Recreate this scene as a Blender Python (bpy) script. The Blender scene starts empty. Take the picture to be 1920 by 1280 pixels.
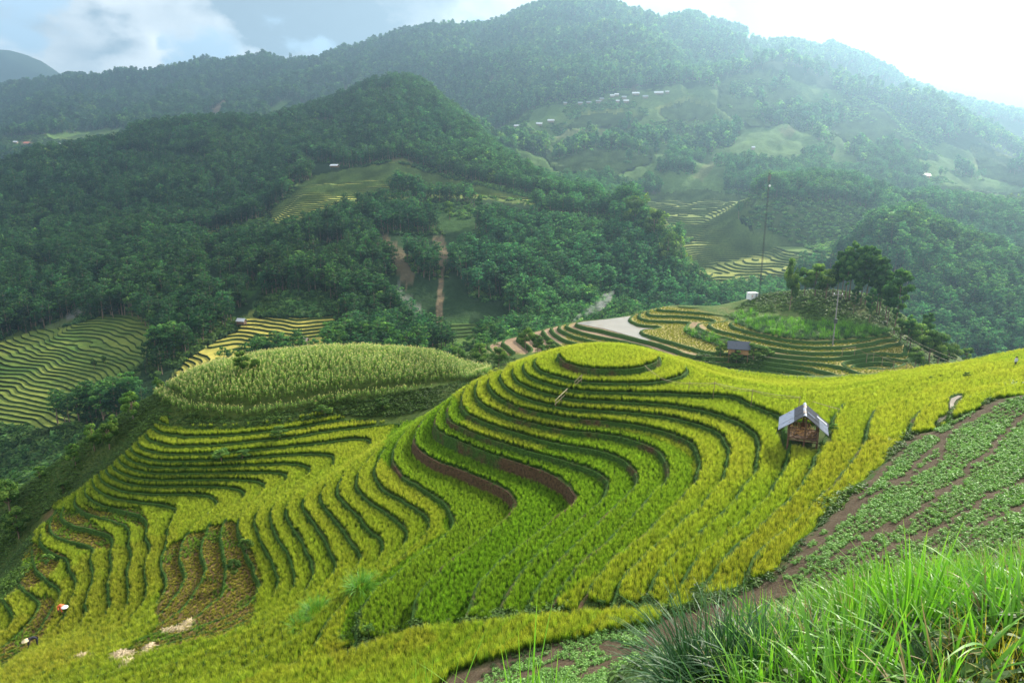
import bpy, bmesh, math, random, time
import numpy as np
from mathutils import Vector, Matrix
T0 = time.time()
scene = bpy.context.scene
col = scene.collection
# ---------------------------------------------------------------- camera, light, exposure
cam_d = bpy.data.cameras.new('camera'); cam = bpy.data.objects.new('camera', cam_d); col.objects.link(cam)
cam_d.sensor_width = 36.0; cam_d.lens = 36.0 * 1300.0 / 1920.0
cam_d.clip_start = 0.1; cam_d.clip_end = 60000
cam.location = (0, 0, 0); cam.rotation_euler = (math.radians(90 - 13.8), 0, 0)
scene.camera = cam
scene.view_settings.view_transform = 'Standard'; scene.view_settings.look = 'None'
scene.view_settings.exposure = 1.2; scene.view_settings.gamma = 1.0; scene.view_settings.use_curve_mapping = False
SUN_EL, SUN_AZ = math.radians(31), math.radians(42)      # azimuth clockwise from +Y (to the right of the view)
sun_dir = Vector((math.sin(SUN_AZ) * math.cos(SUN_EL), math.cos(SUN_AZ) * math.cos(SUN_EL), math.sin(SUN_EL)))
sl = bpy.data.lights.new('sun', 'SUN'); sl.energy = 5.0; sl.angle = math.radians(0.6); sl.color = (1.0, 0.92, 0.76)
so = bpy.data.objects.new('sun', sl); col.objects.link(so); so.rotation_euler = sun_dir.to_track_quat('Z', 'Y').to_euler()
scene.cycles.use_denoising = True
scene.cycles.max_bounces = 7; scene.cycles.diffuse_bounces = 3; scene.cycles.transmission_bounces = 4
scene.cycles.volume_bounces = 0; scene.cycles.glossy_bounces = 2; scene.cycles.transparent_max_bounces = 6
w = bpy.data.worlds.new('World'); scene.world = w; w.use_nodes = True; nt = w.node_tree; nt.nodes.clear()
wout = nt.nodes.new('ShaderNodeOutputWorld'); bg = nt.nodes.new('ShaderNodeBackground'); bg.inputs[1].default_value = 0.10
sky = nt.nodes.new('ShaderNodeTexSky'); sky.sky_type = 'NISHITA'; sky.sun_disc = False; sky.sun_elevation = SUN_EL; sky.sun_rotation = SUN_AZ
sky.air_density = 1.0; sky.dust_density = 0.6
def _w_sky():
    L = nt.links.new
    def M(op, a, b=None, c=None):
        n = nt.nodes.new('ShaderNodeMath'); n.operation = op
        for i, v in enumerate((a, b, c)):
            if v is None: continue
            if isinstance(v, (int, float)): n.inputs[i].default_value = v
            else: L(v, n.inputs[i])
        return n.outputs[0]
    tc = nt.nodes.new('ShaderNodeTexCoord').outputs['Generated']
    nv = nt.nodes.new('ShaderNodeVectorMath'); nv.operation = 'NORMALIZE'; L(tc, nv.inputs[0])
    sx = nt.nodes.new('ShaderNodeSeparateXYZ'); L(nv.outputs[0], sx.inputs[0])
    # clouds lie in a layer: stretch towards the horizon
    den = M('ADD', M('MAXIMUM', sx.outputs[2], 0.0), 0.16)
    cv = nt.nodes.new('ShaderNodeCombineXYZ'); L(M('DIVIDE', sx.outputs[0], den), cv.inputs[0]); L(M('DIVIDE', sx.outputs[1], den), cv.inputs[1]); cv.inputs[2].default_value = 3.1
    def nz(scale, det, rough, vec, dist=0.0):
        n = nt.nodes.new('ShaderNodeTexNoise'); n.inputs['Scale'].default_value = scale; n.inputs['Detail'].default_value = det
        n.inputs['Roughness'].default_value = rough; n.inputs['Distortion'].default_value = dist; L(vec, n.inputs['Vector']); return n.outputs['Fac']
    base = nz(0.9, 9, 0.58, cv.outputs[0], 0.3)
    # heaped clouds near the horizon
    mp = nt.nodes.new('ShaderNodeMapping'); mp.inputs['Scale'].default_value = (1, 1, 1.7); L(nv.outputs[0], mp.inputs[0])
    heap = nz(5.0, 10, 0.55, mp.outputs[0], 0.15)
    wn = nt.nodes.new('ShaderNodeTexNoise'); wn.inputs['Scale'].default_value = 11; wn.inputs['Detail'].default_value = 8; wn.inputs['Roughness'].default_value = 0.6; L(mp.outputs[0], wn.inputs['Vector'])
    ws = nt.nodes.new('ShaderNodeVectorMath'); ws.operation = 'MULTIPLY_ADD'; L(wn.outputs['Color'], ws.inputs[0]); ws.inputs[1].default_value = (.16, .16, .16); ws.inputs[2].default_value = (-.08, -.08, -.08)
    wv_ = nt.nodes.new('ShaderNodeVectorMath'); wv_.operation = 'ADD'; L(ws.outputs[0], wv_.inputs[0]); L(nv.outputs[0], wv_.inputs[1])
    def blob(d, size):
        v = Vector(d).normalized(); n = nt.nodes.new('ShaderNodeVectorMath'); n.operation = 'DISTANCE'; L(wv_.outputs[0], n.inputs[0]); n.inputs[1].default_value = v
        q = M('DIVIDE', n.outputs['Value'], size); q = M('MULTIPLY', q, q); return M('EXPONENT', M('MULTIPLY', q, -1.0))
    def dirp(u, v):
        y = (640 - v)/1300.0; p = math.radians(13.8); return ((u-960)/1300.0, math.cos(p)+y*math.sin(p), -math.sin(p)+y*math.cos(p))
    open_ = None
    for u, v, s in ((345, 125, .05), (430, 95, .05), (45, 85, .06), (620, 75, .07), (560, 110, .05), (120, 90, .035), (900, 40, .02)):
        b = blob(dirp(u, v), s); open_ = b if open_ is None else M('ADD', open_, b)
    thick = None
    for u, v, s in ((230, 105, .07), (105, 100, .035), (170, 130, .05), (500, 45, .085), (640, 30, .03), (790, 20, .12), (1350, 60, .22), (1750, 40, .25)):
        b = blob(dirp(u, v), s); thick = b if thick is None else M('ADD', thick, b)
    dens = M('ADD', M('MULTIPLY', base, 0.55), M('MULTIPLY', heap, 0.45))
    dens = M('ADD', dens, M('MULTIPLY', thick, 0.17)); dens = M('SUBTRACT', dens, M('MULTIPLY', open_, 0.13))
    mr = nt.nodes.new('ShaderNodeMapRange'); mr.interpolation_type = 'SMOOTHSTEP'; mr.inputs['From Min'].default_value = 0.41; mr.inputs['From Max'].default_value = 0.51; L(dens, mr.inputs[0])
    # shade: grey bellies in the thick parts
    dark = None
    for u, v, s, a in ((540, 40, .06, .9), (490, 20, .05, .6), (200, 78, .022, .35), (640, 30, .05, .6), (20, 20, .05, .3), (800, 25, .12, .5), (1130, 20, .10, .25), (1500, 50, .13, .9), (1700, 20, .07, .6), (330, 20, .05, .35), (100, 40, .06, .3)):
        b = M('MULTIPLY', blob(dirp(u, v), s), a); dark = b if dark is None else M('ADD', dark, b)
    h2 = nz(9.0, 8, 0.6, mp.outputs[0], 0.2)
    shade = M('ADD', M('MULTIPLY', dark, M('ADD', h2, 0.55)), M('MULTIPLY', M('SUBTRACT', dens, 0.5), 0.9))
    r = nt.nodes.new('ShaderNodeValToRGB'); L(M('ADD', shade, M('MULTIPLY', M('SUBTRACT', h2, 0.5), 0.5)), r.inputs[0])
    e = r.color_ramp.elements; e[0].position = 0.0; e[0].color = (7.8, 7.6, 7.3, 1); e[1].position = 0.75; e[1].color = (1.5, 1.8, 2.1, 1)
    m_ = nt.nodes.new('ShaderNodeMix'); m_.data_type = 'RGBA'; L(mr.outputs[0], m_.inputs[0]); L(r.outputs[0], m_.inputs[7])
    # clear sky behind, veiled near the horizon
    cl = nt.nodes.new('ShaderNodeMix'); cl.data_type = 'RGBA'; cl.inputs[0].default_value = 0.86; L(sky.outputs[0], cl.inputs[6]); cl.inputs[7].default_value = (3.0, 4.1, 5.2, 1)
    L(cl.outputs[2], m_.inputs[6])
    # ground half of the sky ball: the light of the hills around
    up = nt.nodes.new('ShaderNodeMapRange'); up.inputs['From Min'].default_value = -0.12; up.inputs['From Max'].default_value = 0.0; L(sx.outputs[2], up.inputs[0])
    g = nt.nodes.new('ShaderNodeMix'); g.data_type = 'RGBA'; L(up.outputs[0], g.inputs[0]); g.inputs[6].default_value = (0.8, 1.2, 1.2, 1); L(m_.outputs[2], g.inputs[7])
    L(g.outputs[2], bg.inputs[0]); L(bg.outputs[0], wout.inputs[0])
_w_sky()
# ---------------------------------------------------------------- geometry of the near hill
F_PX, PITCH = 1300.0, math.radians(13.8)
CP, SP = math.cos(PITCH), math.sin(PITCH)
def ray(u, v):
    """direction per metre of depth of the sight line through a point of the survey sketch (1920 x 1280)"""
    y = (640.0 - v) / F_PX
    return ((u - 960.0) / F_PX, CP + y * SP, -SP + y * CP)
def at_z(u, v, z):
    d = ray(u, v); t = z / d[2]
    return (d[0] * t, d[1] * t, z)
def at_t(u, v, t):
    d = ray(u, v)
    return (d[0] * t, d[1] * t, d[2] * t)
def at_y(u, v, y):
    d = ray(u, v); t = y / d[1]
    return (d[0] * t, y, d[2] * t)

LV = [-13.6, -14.4, -15.2, -16.0, -16.8, -17.5, -18.2, -19.0, -19.9, -20.5, -21.1, -21.7, -22.3, -23.0, -23.7, -24.4, -25.1,
      -26.4, -27.5, -28.1, -28.6, -29.1, -29.6, -30.1, -30.6, -31.1, -31.6, -32.1, -32.6, -33.1, -33.6, -34.1, -34.6,
      -35.1, -35.6, -36.1, -36.6, -37.1, -37.6, -38.1, -38.6]
LN = dict(zip('m l k j i h g 0 1 A B C D E F G H I J K L M N O P Q R S T U V W X Y Z a b c d e f'.split(), LV))
# lips of the terraces: level name -> list of polylines
CT = [
('0','1040,663 1045,671 1058,679 1078,687 1110,693 1150,695 1190,694 1222,687 1240,677 1243,668'),
('1','1003,674 995,686 1003,696 1018,703 1050,713 1090,721 1140,722 1200,718 1250,711 1278,702 1288,691 1286,683'),
('A','1095,733 1130,734 1177,738 1260,741 1320,745 1370,752 1407,760 1450,778 1463,800 1473,830 1470,860 1460,893 1440,920 1400,962 1350,1010 1280,1080'),
('B','975,684 965,690 963,702 975,713 995,722 1015,732 1040,740 1075,747 1140,752 1200,757 1275,765 1337,777 1387,795 1412,807 1430,833 1427,865 1417,893 1402,912 1362,952 1312,997 1240,1060 1200,1095'),
('C','944,696 936,706 939,720 955,735 980,748 1015,759 1045,766 1115,771 1200,776 1250,780 1300,792 1337,810 1358,828 1367,846 1362,872 1350,905 1320,938 1270,985 1200,1045 1135,1100'),
('D','925,700 914,712 915,730 928,746 952,760 990,772 1040,783 1090,790 1165,795 1215,803 1252,813 1285,828 1307,846 1310,870 1306,890 1300,908 1270,940 1217,998 1170,1040 1110,1085 1072,1120'),
('E','905,714 893,725 891,742 902,754 927,768 952,782 990,790 1020,797 1052,805 1115,810 1165,820 1210,835 1240,851 1250,868 1250,882 1243,903 1232,918 1190,960 1120,1030 1070,1075 1030,1118'),
('F','875,724 866,740 868,768 890,785 927,802 977,815 1015,825 1052,837 1090,842 1137,850 1165,865 1183,881 1190,898 1182,917 1130,967 1050,1045 1000,1100 985,1130'),
('G','850,745 840,762 838,780 843,795 865,807 910,825 940,832 990,847 1040,860 1077,870 1113,886 1133,898 1140,912 1136,928 1124,946 1060,1000 990,1065 955,1110 940,1140'),
('H','822,760 812,775 806,795 815,807 852,820 890,841 940,862 990,875 1040,892 1065,910 1076,925 1072,941 1060,954 995,1002 930,1055 870,1110 850,1155'),
('I','800,785 785,812 780,835 788,846 800,856 830,870 865,881 902,895 933,908 952,921 965,934 964,951 952,967 938,979 880,1027 820,1082 775,1130 762,1150'),
('J','765,800 748,830 735,855 738,877 760,893 790,920 815,934 833,953 844,972 845,986 835,997 790,1033 735,1078 690,1115 665,1160 655,1185'),
('K','740,815 720,842 706,870 702,890 715,920 750,938 785,955 800,972 810,990 800,1010 775,1027 740,1050 700,1078 660,1110 620,1150 590,1190 550,1225 480,1270 455,1290'),
('L','690,862 672,888 665,905 678,932 710,956 742,973 760,999 757,1022 745,1043 700,1074 660,1100 620,1130 570,1180 500,1225 430,1265 400,1283'),
('M','655,882 632,905 628,930 650,957 675,985 700,1007 712,1027 710,1045 698,1062 650,1092 600,1128 540,1175 470,1218 380,1262 345,1280'),
('N','612,902 606,925 612,950 632,972 655,1003 672,1030 679,1047 670,1062 648,1083 600,1118 555,1148 490,1190 400,1232 300,1272'),
('O','566,932 570,957 590,992 610,1030 625,1060 624,1079 610,1100 570,1128 520,1158 450,1192 360,1232 260,1268'),
('P','538,948 541,972 556,1005 570,1032 585,1060 590,1080 580,1102 545,1130 490,1160 420,1190 320,1228 220,1262'),
('Q','502,966 507,990 520,1018 537,1045 550,1068 555,1085 550,1103 525,1128 470,1158 400,1186 300,1218 190,1255'),
('R','477,974 480,995 487,1030 499,1058 510,1085 516,1105 508,1125 480,1142 420,1172 350,1196 260,1222 150,1252'),
('S','446,988 452,1010 473,1037 487,1072 492,1095 483,1120 455,1140 400,1166 330,1190 240,1216 130,1245'),
('T','409,1000 410,1025 420,1055 416,1080 425,1093 410,1120 385,1145 340,1170 280,1193 200,1218 110,1242'),
('U','392,996 381,1012 378,1042 386,1065 380,1087 357,1118 343,1142 315,1162 260,1186 180,1212 90,1238'),
('V','337,1025 335,1052 344,1075 336,1102 318,1132 285,1160 230,1184 160,1206 75,1232'),
('W','320,1018 303,1036 300,1060 309,1090 301,1120 280,1148 240,1172 190,1194 130,1214 60,1236'),
('X','290,1026 275,1046 271,1072 275,1108 262,1138 232,1162 185,1186 120,1210 50,1234'),
('Y','258,1032 237,1053 232,1077 243,1102 242,1128 224,1150 185,1174 120,1202 40,1232'),
('Z','217,1050 203,1070 200,1102 210,1133 190,1158 150,1185 90,1212 20,1240'),
('a','180,1067 170,1088 160,1115 164,1145 148,1172 110,1200 60,1225 0,1250'),
('b','140,1087 133,1115 125,1138 117,1165 90,1195 40,1222 -20,1250'),
('c','122,1105 106,1128 88,1158 70,1185 35,1212 -10,1236'),
('d','80,1135 52,1168 32,1195 -5,1222'),
('e','40,1150 15,1180 -25,1215'),
# valley between the spur and the corn hill
('K','829,747 850,742'), ('M','743,770 793,766 815,765 790,785 730,825 690,850 655,882'),
('N','297,804 316,811 355,815 409,816 455,812 506,808 570,798 635,786 700,780 771,779 780,784 740,812 690,848 640,882 612,902'),
('O','272,824 292,832 330,837 400,835 455,831 500,827 561,826 603,818 668,806 732,797 762,794 740,815 680,852 620,893 585,915 566,932'),
('P','245,841 267,850 305,858 400,857 440,850 487,843 571,833 635,822 683,824 700,832 690,848 640,880 580,915 550,935 538,948'),
('Q','400,866 440,864 506,861 567,850 603,855 614,864 606,880 565,910 525,940 502,966'),
('R','430,877 506,873 560,870 588,878 585,890 545,918 503,945 477,974'),
('S','229,866 255,877 292,885 330,888 400,886 455,884 505,882 528,887 535,896 530,906 490,934 455,960 442,976 446,988'),
('T','212,880 235,890 267,898 320,898 362,896 410,897 455,900 485,905 496,917 488,930 450,957 420,978 409,1000'),
('U','203,893 225,907 260,914 300,914 330,910 380,912 430,914 452,920 453,932 440,946 405,973 388,987 392,996'),
('V','195,902 230,915 267,922 330,926 380,927 402,936 404,946 392,959 362,985 343,1005 337,1025'),
('W','172,914 185,925 217,937 255,941 292,946 318,958 319,967 311,985 305,1003 310,1013 320,1018'),
('X','165,929 180,941 205,951 242,959 267,969 278,980 273,992 264,1008 270,1021 290,1026'),
('Y','147,943 148,957 167,968 205,977 235,985 246,994 243,1006 236,1019 240,1029 258,1032'),
('Z','102,951 112,966 130,978 162,984 188,990 210,1004 208,1018 200,1034 204,1044 217,1050'),
('a','80,973 92,997 117,1017 150,1026 176,1028 172,1042 165,1055 180,1067'),
('b','72,1012 82,1030 110,1042 130,1045 128,1060 126,1076 140,1087'), ('c','55,1030 62,1060 70,1075 76,1090 95,1100 122,1105'),
# saddle and the right-hand slope
('1','1512,905 1524,882 1535,852 1545,830 1562,815 1567,798 1572,780 1590,763 1640,738 1700,715 1800,697 1880,683'),
('1','1512,905 1490,930 1440,975 1380,1030 1330,1085'),
('0','1600,858 1610,838 1625,815 1618,790 1627,772 1650,758 1720,736 1800,714 1920,690 2000,680'),
('0','1600,858 1560,900 1500,955 1430,1020 1385,1070'),
('g','1665,870 1680,845 1722,808 1713,785 1722,776 1760,760 1820,738 1920,713 2020,698'),
('g','1665,870 1600,930 1530,990 1460,1050'),
]
# spot heights: polylines with a depth at every point  (u,v,depth)
SPOT = [
# back of the disc hill and its skyline
'1140,648,79 1200,652,78 1090,652,78', '1050,655,84 1100,648,86 1150,646,87 1220,655,86',
'1010,664,82 960,683,82 915,703,82 870,724,83 835,742,84',
'1290,697,78 1350,706,80 1420,718,80 1500,722,80 1560,714,83 1640,700,86 1720,690,87 1800,681,86 1920,655,86 2050,640,86',
# saddle surface
'1330,720,70 1400,735,66 1480,745,63 1560,740,66',
# corn hill
'905,702,99.3 850,678,100.3 780,659,101.3 700,653,101.3 620,660,101.3 560,668,100.3 480,681,99.3 400,695,97.3 340,712,94.3 310,730,91.3',
'338,738,86.3 361,748,84.3 409,755,83.5 474,758,83.5 538,749,85.3 603,736,86.8 668,726,88.3 765,718,90.8 893,709,95.3',
'309,752,84.3 345,767,82.9 409,777,82.2 474,777,82.3 538,764,83.8 603,756,85.3 684,744,87.8',
'300,783,82.8 345,790,81.8 409,796,81.3 506,786,82.6 570,772,84.3',
# left slope of the corn hill
'300,735,91.3 230,772,90.8 170,805,90.8 130,852,90.3 60,902,90.3 0,938,90.3 -80,985,88.3',
'260,800,85.3 200,850,84.3 150,905,83.3 110,940,82.3', '60,960,83.3 30,1010,82.3 0,1040,82.3 -60,1070,81.3',
'40,1050,78.3 15,1085,75.3 -20,1120,74.3 -60,1150,72.3',
# near slope
'1200,1200,30.5 1000,1225,31.5 800,1260,35 600,1300,37','1100,1280,28 1250,1240,28.5 900,1290,29.5 700,1340,33',
'1230,1150,34 1100,1153,35.3 1000,1160,37 900,1172,38.5 780,1180,41 700,1203,41 600,1250,39.8 520,1290,38.6',
# the bank below the view point
'1250,1330,8 1400,1270,8 1550,1215,8 1750,1185,8 1950,1160,8 2200,1120,8', '1250,1285,15 1400,1215,15 1550,1165,15 1750,1120,15 1950,1080,15 2200,1040,15', '600,1500,12 900,1440,12 1100,1400,12', '700,1420,20 900,1350,20 1100,1320,20', '1250,1390,5.5 1550,1290,5.5 1900,1240,5.5 2300,1200,5.5',
# bean field on the right-hand slope
'1700,822,48.5 1640,880,44 1560,950,39.5 1500,1020,35.5 1440,1085,32.8 1330,1125,33',
'1740,800,50 1800,755,52 1860,740,52 1920,722,52 2000,705,54',
'1920,800,44 1800,850,42 1750,900,38.5 1650,970,34.5 1560,1060,31','1920,900,36 1850,960,32.5 1700,1050,29 1600,1100,28','1920,1000,29 1800,1080,26',
'2100,800,46 2150,950,33',
]
GULLY = '1240,1140,-21.3 1150,1133,-22 1090,1138,-22.6 1030,1142,-23.5 980,1152,-24 900,1165,-25.3 840,1178,-26 760,1180,-27.0 700,1196,-27.7 640,1222,-28.2 560,1262,-28.8'
HIDDEN = [ # ground that only other view points see (x, y, z)
(-20,116,-40),(-40,116,-44),(-60,112,-50),(0,112,-38),(15,105,-29),(30,100,-29),(45,98,-30),(65,98,-30),(85,98,-27),
(-80,98,-66),(-84,82,-62),(-90,60,-58),(-72,50,-41),(-60,45,-38),(-45,38,-33),(-25,30,-27),(-10,24,-24),
(-18,95,-30),(-30,124,-62),(0,124,-60),(30,120,-56),(60,120,-56),(-70,122,-78),(-92,115,-80),
(40,28,-9),(50,40,-11.5),(60,50,-12.5),(75,62,-13),(-30,20,-26),(25,8,-4),(40,12,-4),(60,30,-7),(80,45,-9),(-40,25,-31),(-60,30,-37),(-88,30,-46),(88,70,-12),(88,20,-4),
]
class Grid:
    def __init__(s, x0, y0, x1, y1, c):
        s.x0, s.y0, s.c = x0, y0, c
        s.nx, s.ny = int(round((x1 - x0) / c)) + 1, int(round((y1 - y0) / c)) + 1
    def bil(s, x, y):
        fx = np.clip((x - s.x0) / s.c, 0, s.nx - 1.001); fy = np.clip((y - s.y0) / s.c, 0, s.ny - 1.001)
        i, j = fx.astype(int), fy.astype(int); a, b = fx - i, fy - j
        k = j * s.nx + i
        return (k, k + 1, k + s.nx, k + s.nx + 1), ((1-a)*(1-b), a*(1-b), (1-a)*b, a*b)
    def sample(s, h, x, y):
        K, W = s.bil(np.asarray(x, float), np.asarray(y, float)); hf = h.ravel()
        return sum(hf[k] * w for k, w in zip(K, W))
def lap(h):
    p = np.pad(h, 1, mode='edge')
    return p[:-2,1:-1] + p[2:,1:-1] + p[1:-1,:-2] + p[1:-1,2:] - 4*h
def solve(x0, y0, x1, y1, c_end, P, Wt, levels=5, alpha=1.0, beta=0.02, iters=(600,400,250,160,100,60)):
    """smooth height field through the given points (multi-resolution conjugate gradients)"""
    h = None; G = None
    for li in range(levels):
        c = c_end * 2 ** (levels - 1 - li)
        g = Grid(x0, y0, x1, y1, c)
        if h is None:
            hn = np.full((g.ny, g.nx), P[:,2].mean())
        else:
            X, Y = np.meshgrid(g.x0 + np.arange(g.nx)*c, g.y0 + np.arange(g.ny)*c)
            hn = G.sample(h, X, Y)
        K, W = g.bil(P[:,0], P[:,1]); n = g.nx * g.ny
        w = Wt * min(1.0, c)          # keep total pull comparable
        def A(h):
            L = lap(h); r = alpha / c**2 * lap(L) - beta * L
            hf = h.ravel(); q = sum(hf[k]*ww for k, ww in zip(K, W)) * w
            for k, ww in zip(K, W): r += np.bincount(k, q*ww, n).reshape(h.shape)
            return r
        b = np.zeros((g.ny, g.nx))
        for k, ww in zip(K, W): b += np.bincount(k, P[:,2]*w*ww, n).reshape(b.shape)
        M = 20*alpha/c**2 + 4*beta + sum(np.bincount(k, w*ww*ww, n) for k, ww in zip(K, W)).reshape(b.shape)
        r = b - A(hn); z = r / M; p = z.copy(); rz = (r*z).sum()
        for it in range(iters[li]):
            Ap = A(p); al = rz / (p*Ap).sum(); hn += al*p; r -= al*Ap
            z = r / M; rz2 = (r*z).sum(); p = z + (rz2/rz)*p; rz = rz2
        h, G = hn, g
    return G, h
def densify(pts, step):
    out = []
    for a, b in zip(pts[:-1], pts[1:]):
        a, b = np.array(a), np.array(b); n = max(1, int(np.linalg.norm(b-a)/step))
        for i in range(n): out.append(a + (b-a)*i/n)
    out.append(np.array(pts[-1])); return out
def smooth_line(pts, n=6):
    """Catmull-Rom through the traced points"""
    p = np.array([pts[0]] + list(pts) + [pts[-1]], float); out = []
    for i in range(1, len(p)-2):
        for k in range(n):
            t = k/n; a,b,c,d = p[i-1],p[i],p[i+1],p[i+2]
            out.append(0.5*((2*b)+(c-a)*t+(2*a-5*b+4*c-d)*t*t+(3*b-a-3*c+d)*t**3))
    out.append(p[-2]); return out
def near_points():
    P, W, lines = [], [], []
    for name, s in CT:
        z = LN[name]; q = [at_z(*map(float, t.split(',')), z) for t in s.split()]
        q = smooth_line(q) if len(q) > 2 else q
        lines.append((name, q))
        for p in densify(q, 0.35): P.append(p); W.append(1.0)
    for s in SPOT:
        q = [at_t(*map(float, t.split(','))) for t in s.split()]
        for p in densify(q, 0.7): P.append(p); W.append(0.25)
    for p in densify(smooth_line([at_z(*map(float, t.split(','))) for t in GULLY.split()]), 0.7): P.append(p); W.append(0.3)
    for p in HIDDEN: P.append(np.array(p, float)); W.append(0.3)
    return np.array(P, float), np.array(W), lines
# ---------------------------------------------------------------- helpers
def N(nt, kind, **kw):
    n = nt.nodes.new(kind)
    for k, v in kw.items():
        if k.startswith('i_'):
            key = k[2:]; key = int(key) if key.isdigit() else key.replace('_', ' ')
            n.inputs[key].default_value = v
        else: setattr(n, k, v)
    return n
def mk_mat(name):
    m = bpy.data.materials.new(name); m.use_nodes = True
    nt = m.node_tree; nt.nodes.clear()
    out = nt.nodes.new('ShaderNodeOutputMaterial'); return m, nt, out
def ramp(nt, stops, fac=None, interp='LINEAR'):
    r = nt.nodes.new('ShaderNodeValToRGB'); r.color_ramp.interpolation = interp
    while len(r.color_ramp.elements) < len(stops): r.color_ramp.elements.new(0.5)
    for e, (p, c) in zip(r.color_ramp.elements, stops): e.position = p; e.color = (*c, 1)
    if fac is not None: nt.links.new(fac, r.inputs[0])
    return r.outputs[0]
def noise(nt, scale, detail=4, rough=0.6, vec=None, dim='3D'):
    n = nt.nodes.new('ShaderNodeTexNoise'); n.inputs['Scale'].default_value = scale
    n.inputs['Detail'].default_value = detail; n.inputs['Roughness'].default_value = rough
    if vec is not None: nt.links.new(vec, n.inputs['Vector'])
    return n.outputs['Fac']
def geo_pos(nt): return nt.nodes.new('ShaderNodeNewGeometry').outputs['Position']
def mixc(nt, a, b, fac, mode='MIX'):
    n = nt.nodes.new('ShaderNodeMix'); n.data_type = 'RGBA'; n.blend_type = mode
    for s, v in ((0, fac), (6, a), (7, b)):
        if hasattr(v, 'is_linked') or hasattr(v, 'links'): nt.links.new(v, n.inputs[s])
        elif s == 0: n.inputs[0].default_value = v
        else: n.inputs[s].default_value = (*v, 1)
    return n.outputs[2]
def math_(nt, op, a, b=None):
    n = nt.nodes.new('ShaderNodeMath'); n.operation = op
    for i, v in ((0, a), (1, b)):
        if v is None: continue
        if isinstance(v, (int, float)): n.inputs[i].default_value = v
        else: nt.links.new(v, n.inputs[i])
    return n.outputs[0]
def soil_mat(name, stops, scale=1.0, bump=0.3, rough=0.95):
    m, nt, out = mk_mat(name); p = geo_pos(nt)
    a = noise(nt, 0.35 * scale, 6, 0.7, p); b = noise(nt, 3.5 * scale, 5, 0.7, p)
    f = math_(nt, 'ADD', math_(nt, 'MULTIPLY', a, 0.6), math_(nt, 'MULTIPLY', b, 0.4))
    c = ramp(nt, stops, f)
    bs = nt.nodes.new('ShaderNodeBsdfPrincipled'); bs.inputs['Roughness'].default_value = rough
    bs.inputs['Specular IOR Level'].default_value = 0.15
    nt.links.new(c, bs.inputs['Base Color'])
    bp = nt.nodes.new('ShaderNodeBump'); bp.inputs['Strength'].default_value = bump; bp.inputs['Distance'].default_value = 0.2 / scale
    nt.links.new(b, bp.inputs['Height']); nt.links.new(bp.outputs[0], bs.inputs['Normal'])
    nt.links.new(bs.outputs[0], out.inputs[0]); return m
def flat_mat(name, color, rough=0.8, var=0.25, scale=8.0, metal=0.0, bump=0.0):
    m, nt, out = mk_mat(name); p = geo_pos(nt); f = noise(nt, scale, 5, 0.65, p)
    lo = tuple(c * (1 - var) for c in color); hi = tuple(min(1, c * (1 + var)) for c in color)
    bs = nt.nodes.new('ShaderNodeBsdfPrincipled'); bs.inputs['Roughness'].default_value = rough; bs.inputs['Metallic'].default_value = metal
    nt.links.new(ramp(nt, [(0.3, lo), (0.7, hi)], f), bs.inputs['Base Color'])
    if bump:
        bp = nt.nodes.new('ShaderNodeBump'); bp.inputs['Strength'].default_value = bump; bp.inputs['Distance'].default_value = 0.05
        nt.links.new(f, bp.inputs['Height']); nt.links.new(bp.outputs[0], bs.inputs['Normal'])
    nt.links.new(bs.outputs[0], out.inputs[0]); return m
def mesh_from(name, co, faces, mat=None, smooth=False, attrs=None):
    """co (n,3); faces (m,3) or (m,4) int array, or list of faces"""
    me = bpy.data.meshes.new(name)
    co = np.asarray(co, np.float32)
    if isinstance(faces, np.ndarray):
        k = faces.shape[1]; m = len(faces)
        me.vertices.add(len(co)); me.vertices.foreach_set('co', co.ravel())
        me.loops.add(m * k); me.loops.foreach_set('vertex_index', faces.astype(np.int32).ravel())
        me.polygons.add(m); me.polygons.foreach_set('loop_start', np.arange(0, m * k, k, dtype=np.int32))
        me.polygons.foreach_set('use_smooth', np.full(m, smooth))
        me.update(calc_edges=True)
    else:
        me.from_pydata([tuple(map(float, c)) for c in co], [], faces); me.update()
        if smooth: me.polygons.foreach_set('use_smooth', np.full(len(me.polygons), True))
    for k, v in (attrs or {}).items():
        v = np.asarray(v, np.float32)
        if v.ndim == 1: a = me.attributes.new(k, 'FLOAT', 'POINT'); a.data.foreach_set('value', v)
        else:
            a = me.attributes.new(k, 'FLOAT_COLOR', 'POINT'); c4 = np.ones((len(v), 4), np.float32); c4[:, :3] = v[:, :3]
            a.data.foreach_set('color', c4.ravel())
    if mat: me.materials.append(mat)
    return me
def add(name, me, parent=None, loc=None, rot=None, **props):
    o = bpy.data.objects.new(name, me); col.objects.link(o)
    if parent is not None: o.parent = parent
    if loc is not None: o.location = loc
    if rot is not None: o.rotation_euler = rot
    for k, v in props.items(): o[k] = v
    return o
def thing(name, label, cat, loc=(0,0,0), rz=0.0, group=None):
    o = bpy.data.objects.new(name, None); col.objects.link(o); o.location = loc; o.rotation_euler = (0,0,rz)
    o.empty_display_size = 0.2
    o['label'] = label; o['category'] = cat
    if group: o['group'] = group
    return o
def dup(root, loc, rz=0.0, scale=1.0, label=None):
    r = root.copy(); col.objects.link(r); r.location = loc; r.rotation_euler = (0,0,rz); r.scale = (scale,)*3 if isinstance(scale,(int,float)) else scale
    if label: r['label'] = label
    for ch in root.children:
        c = ch.copy(); col.objects.link(c); c.parent = r
        for g in ch.children:
            d = g.copy(); col.objects.link(d); d.parent = c
    return r
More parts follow.
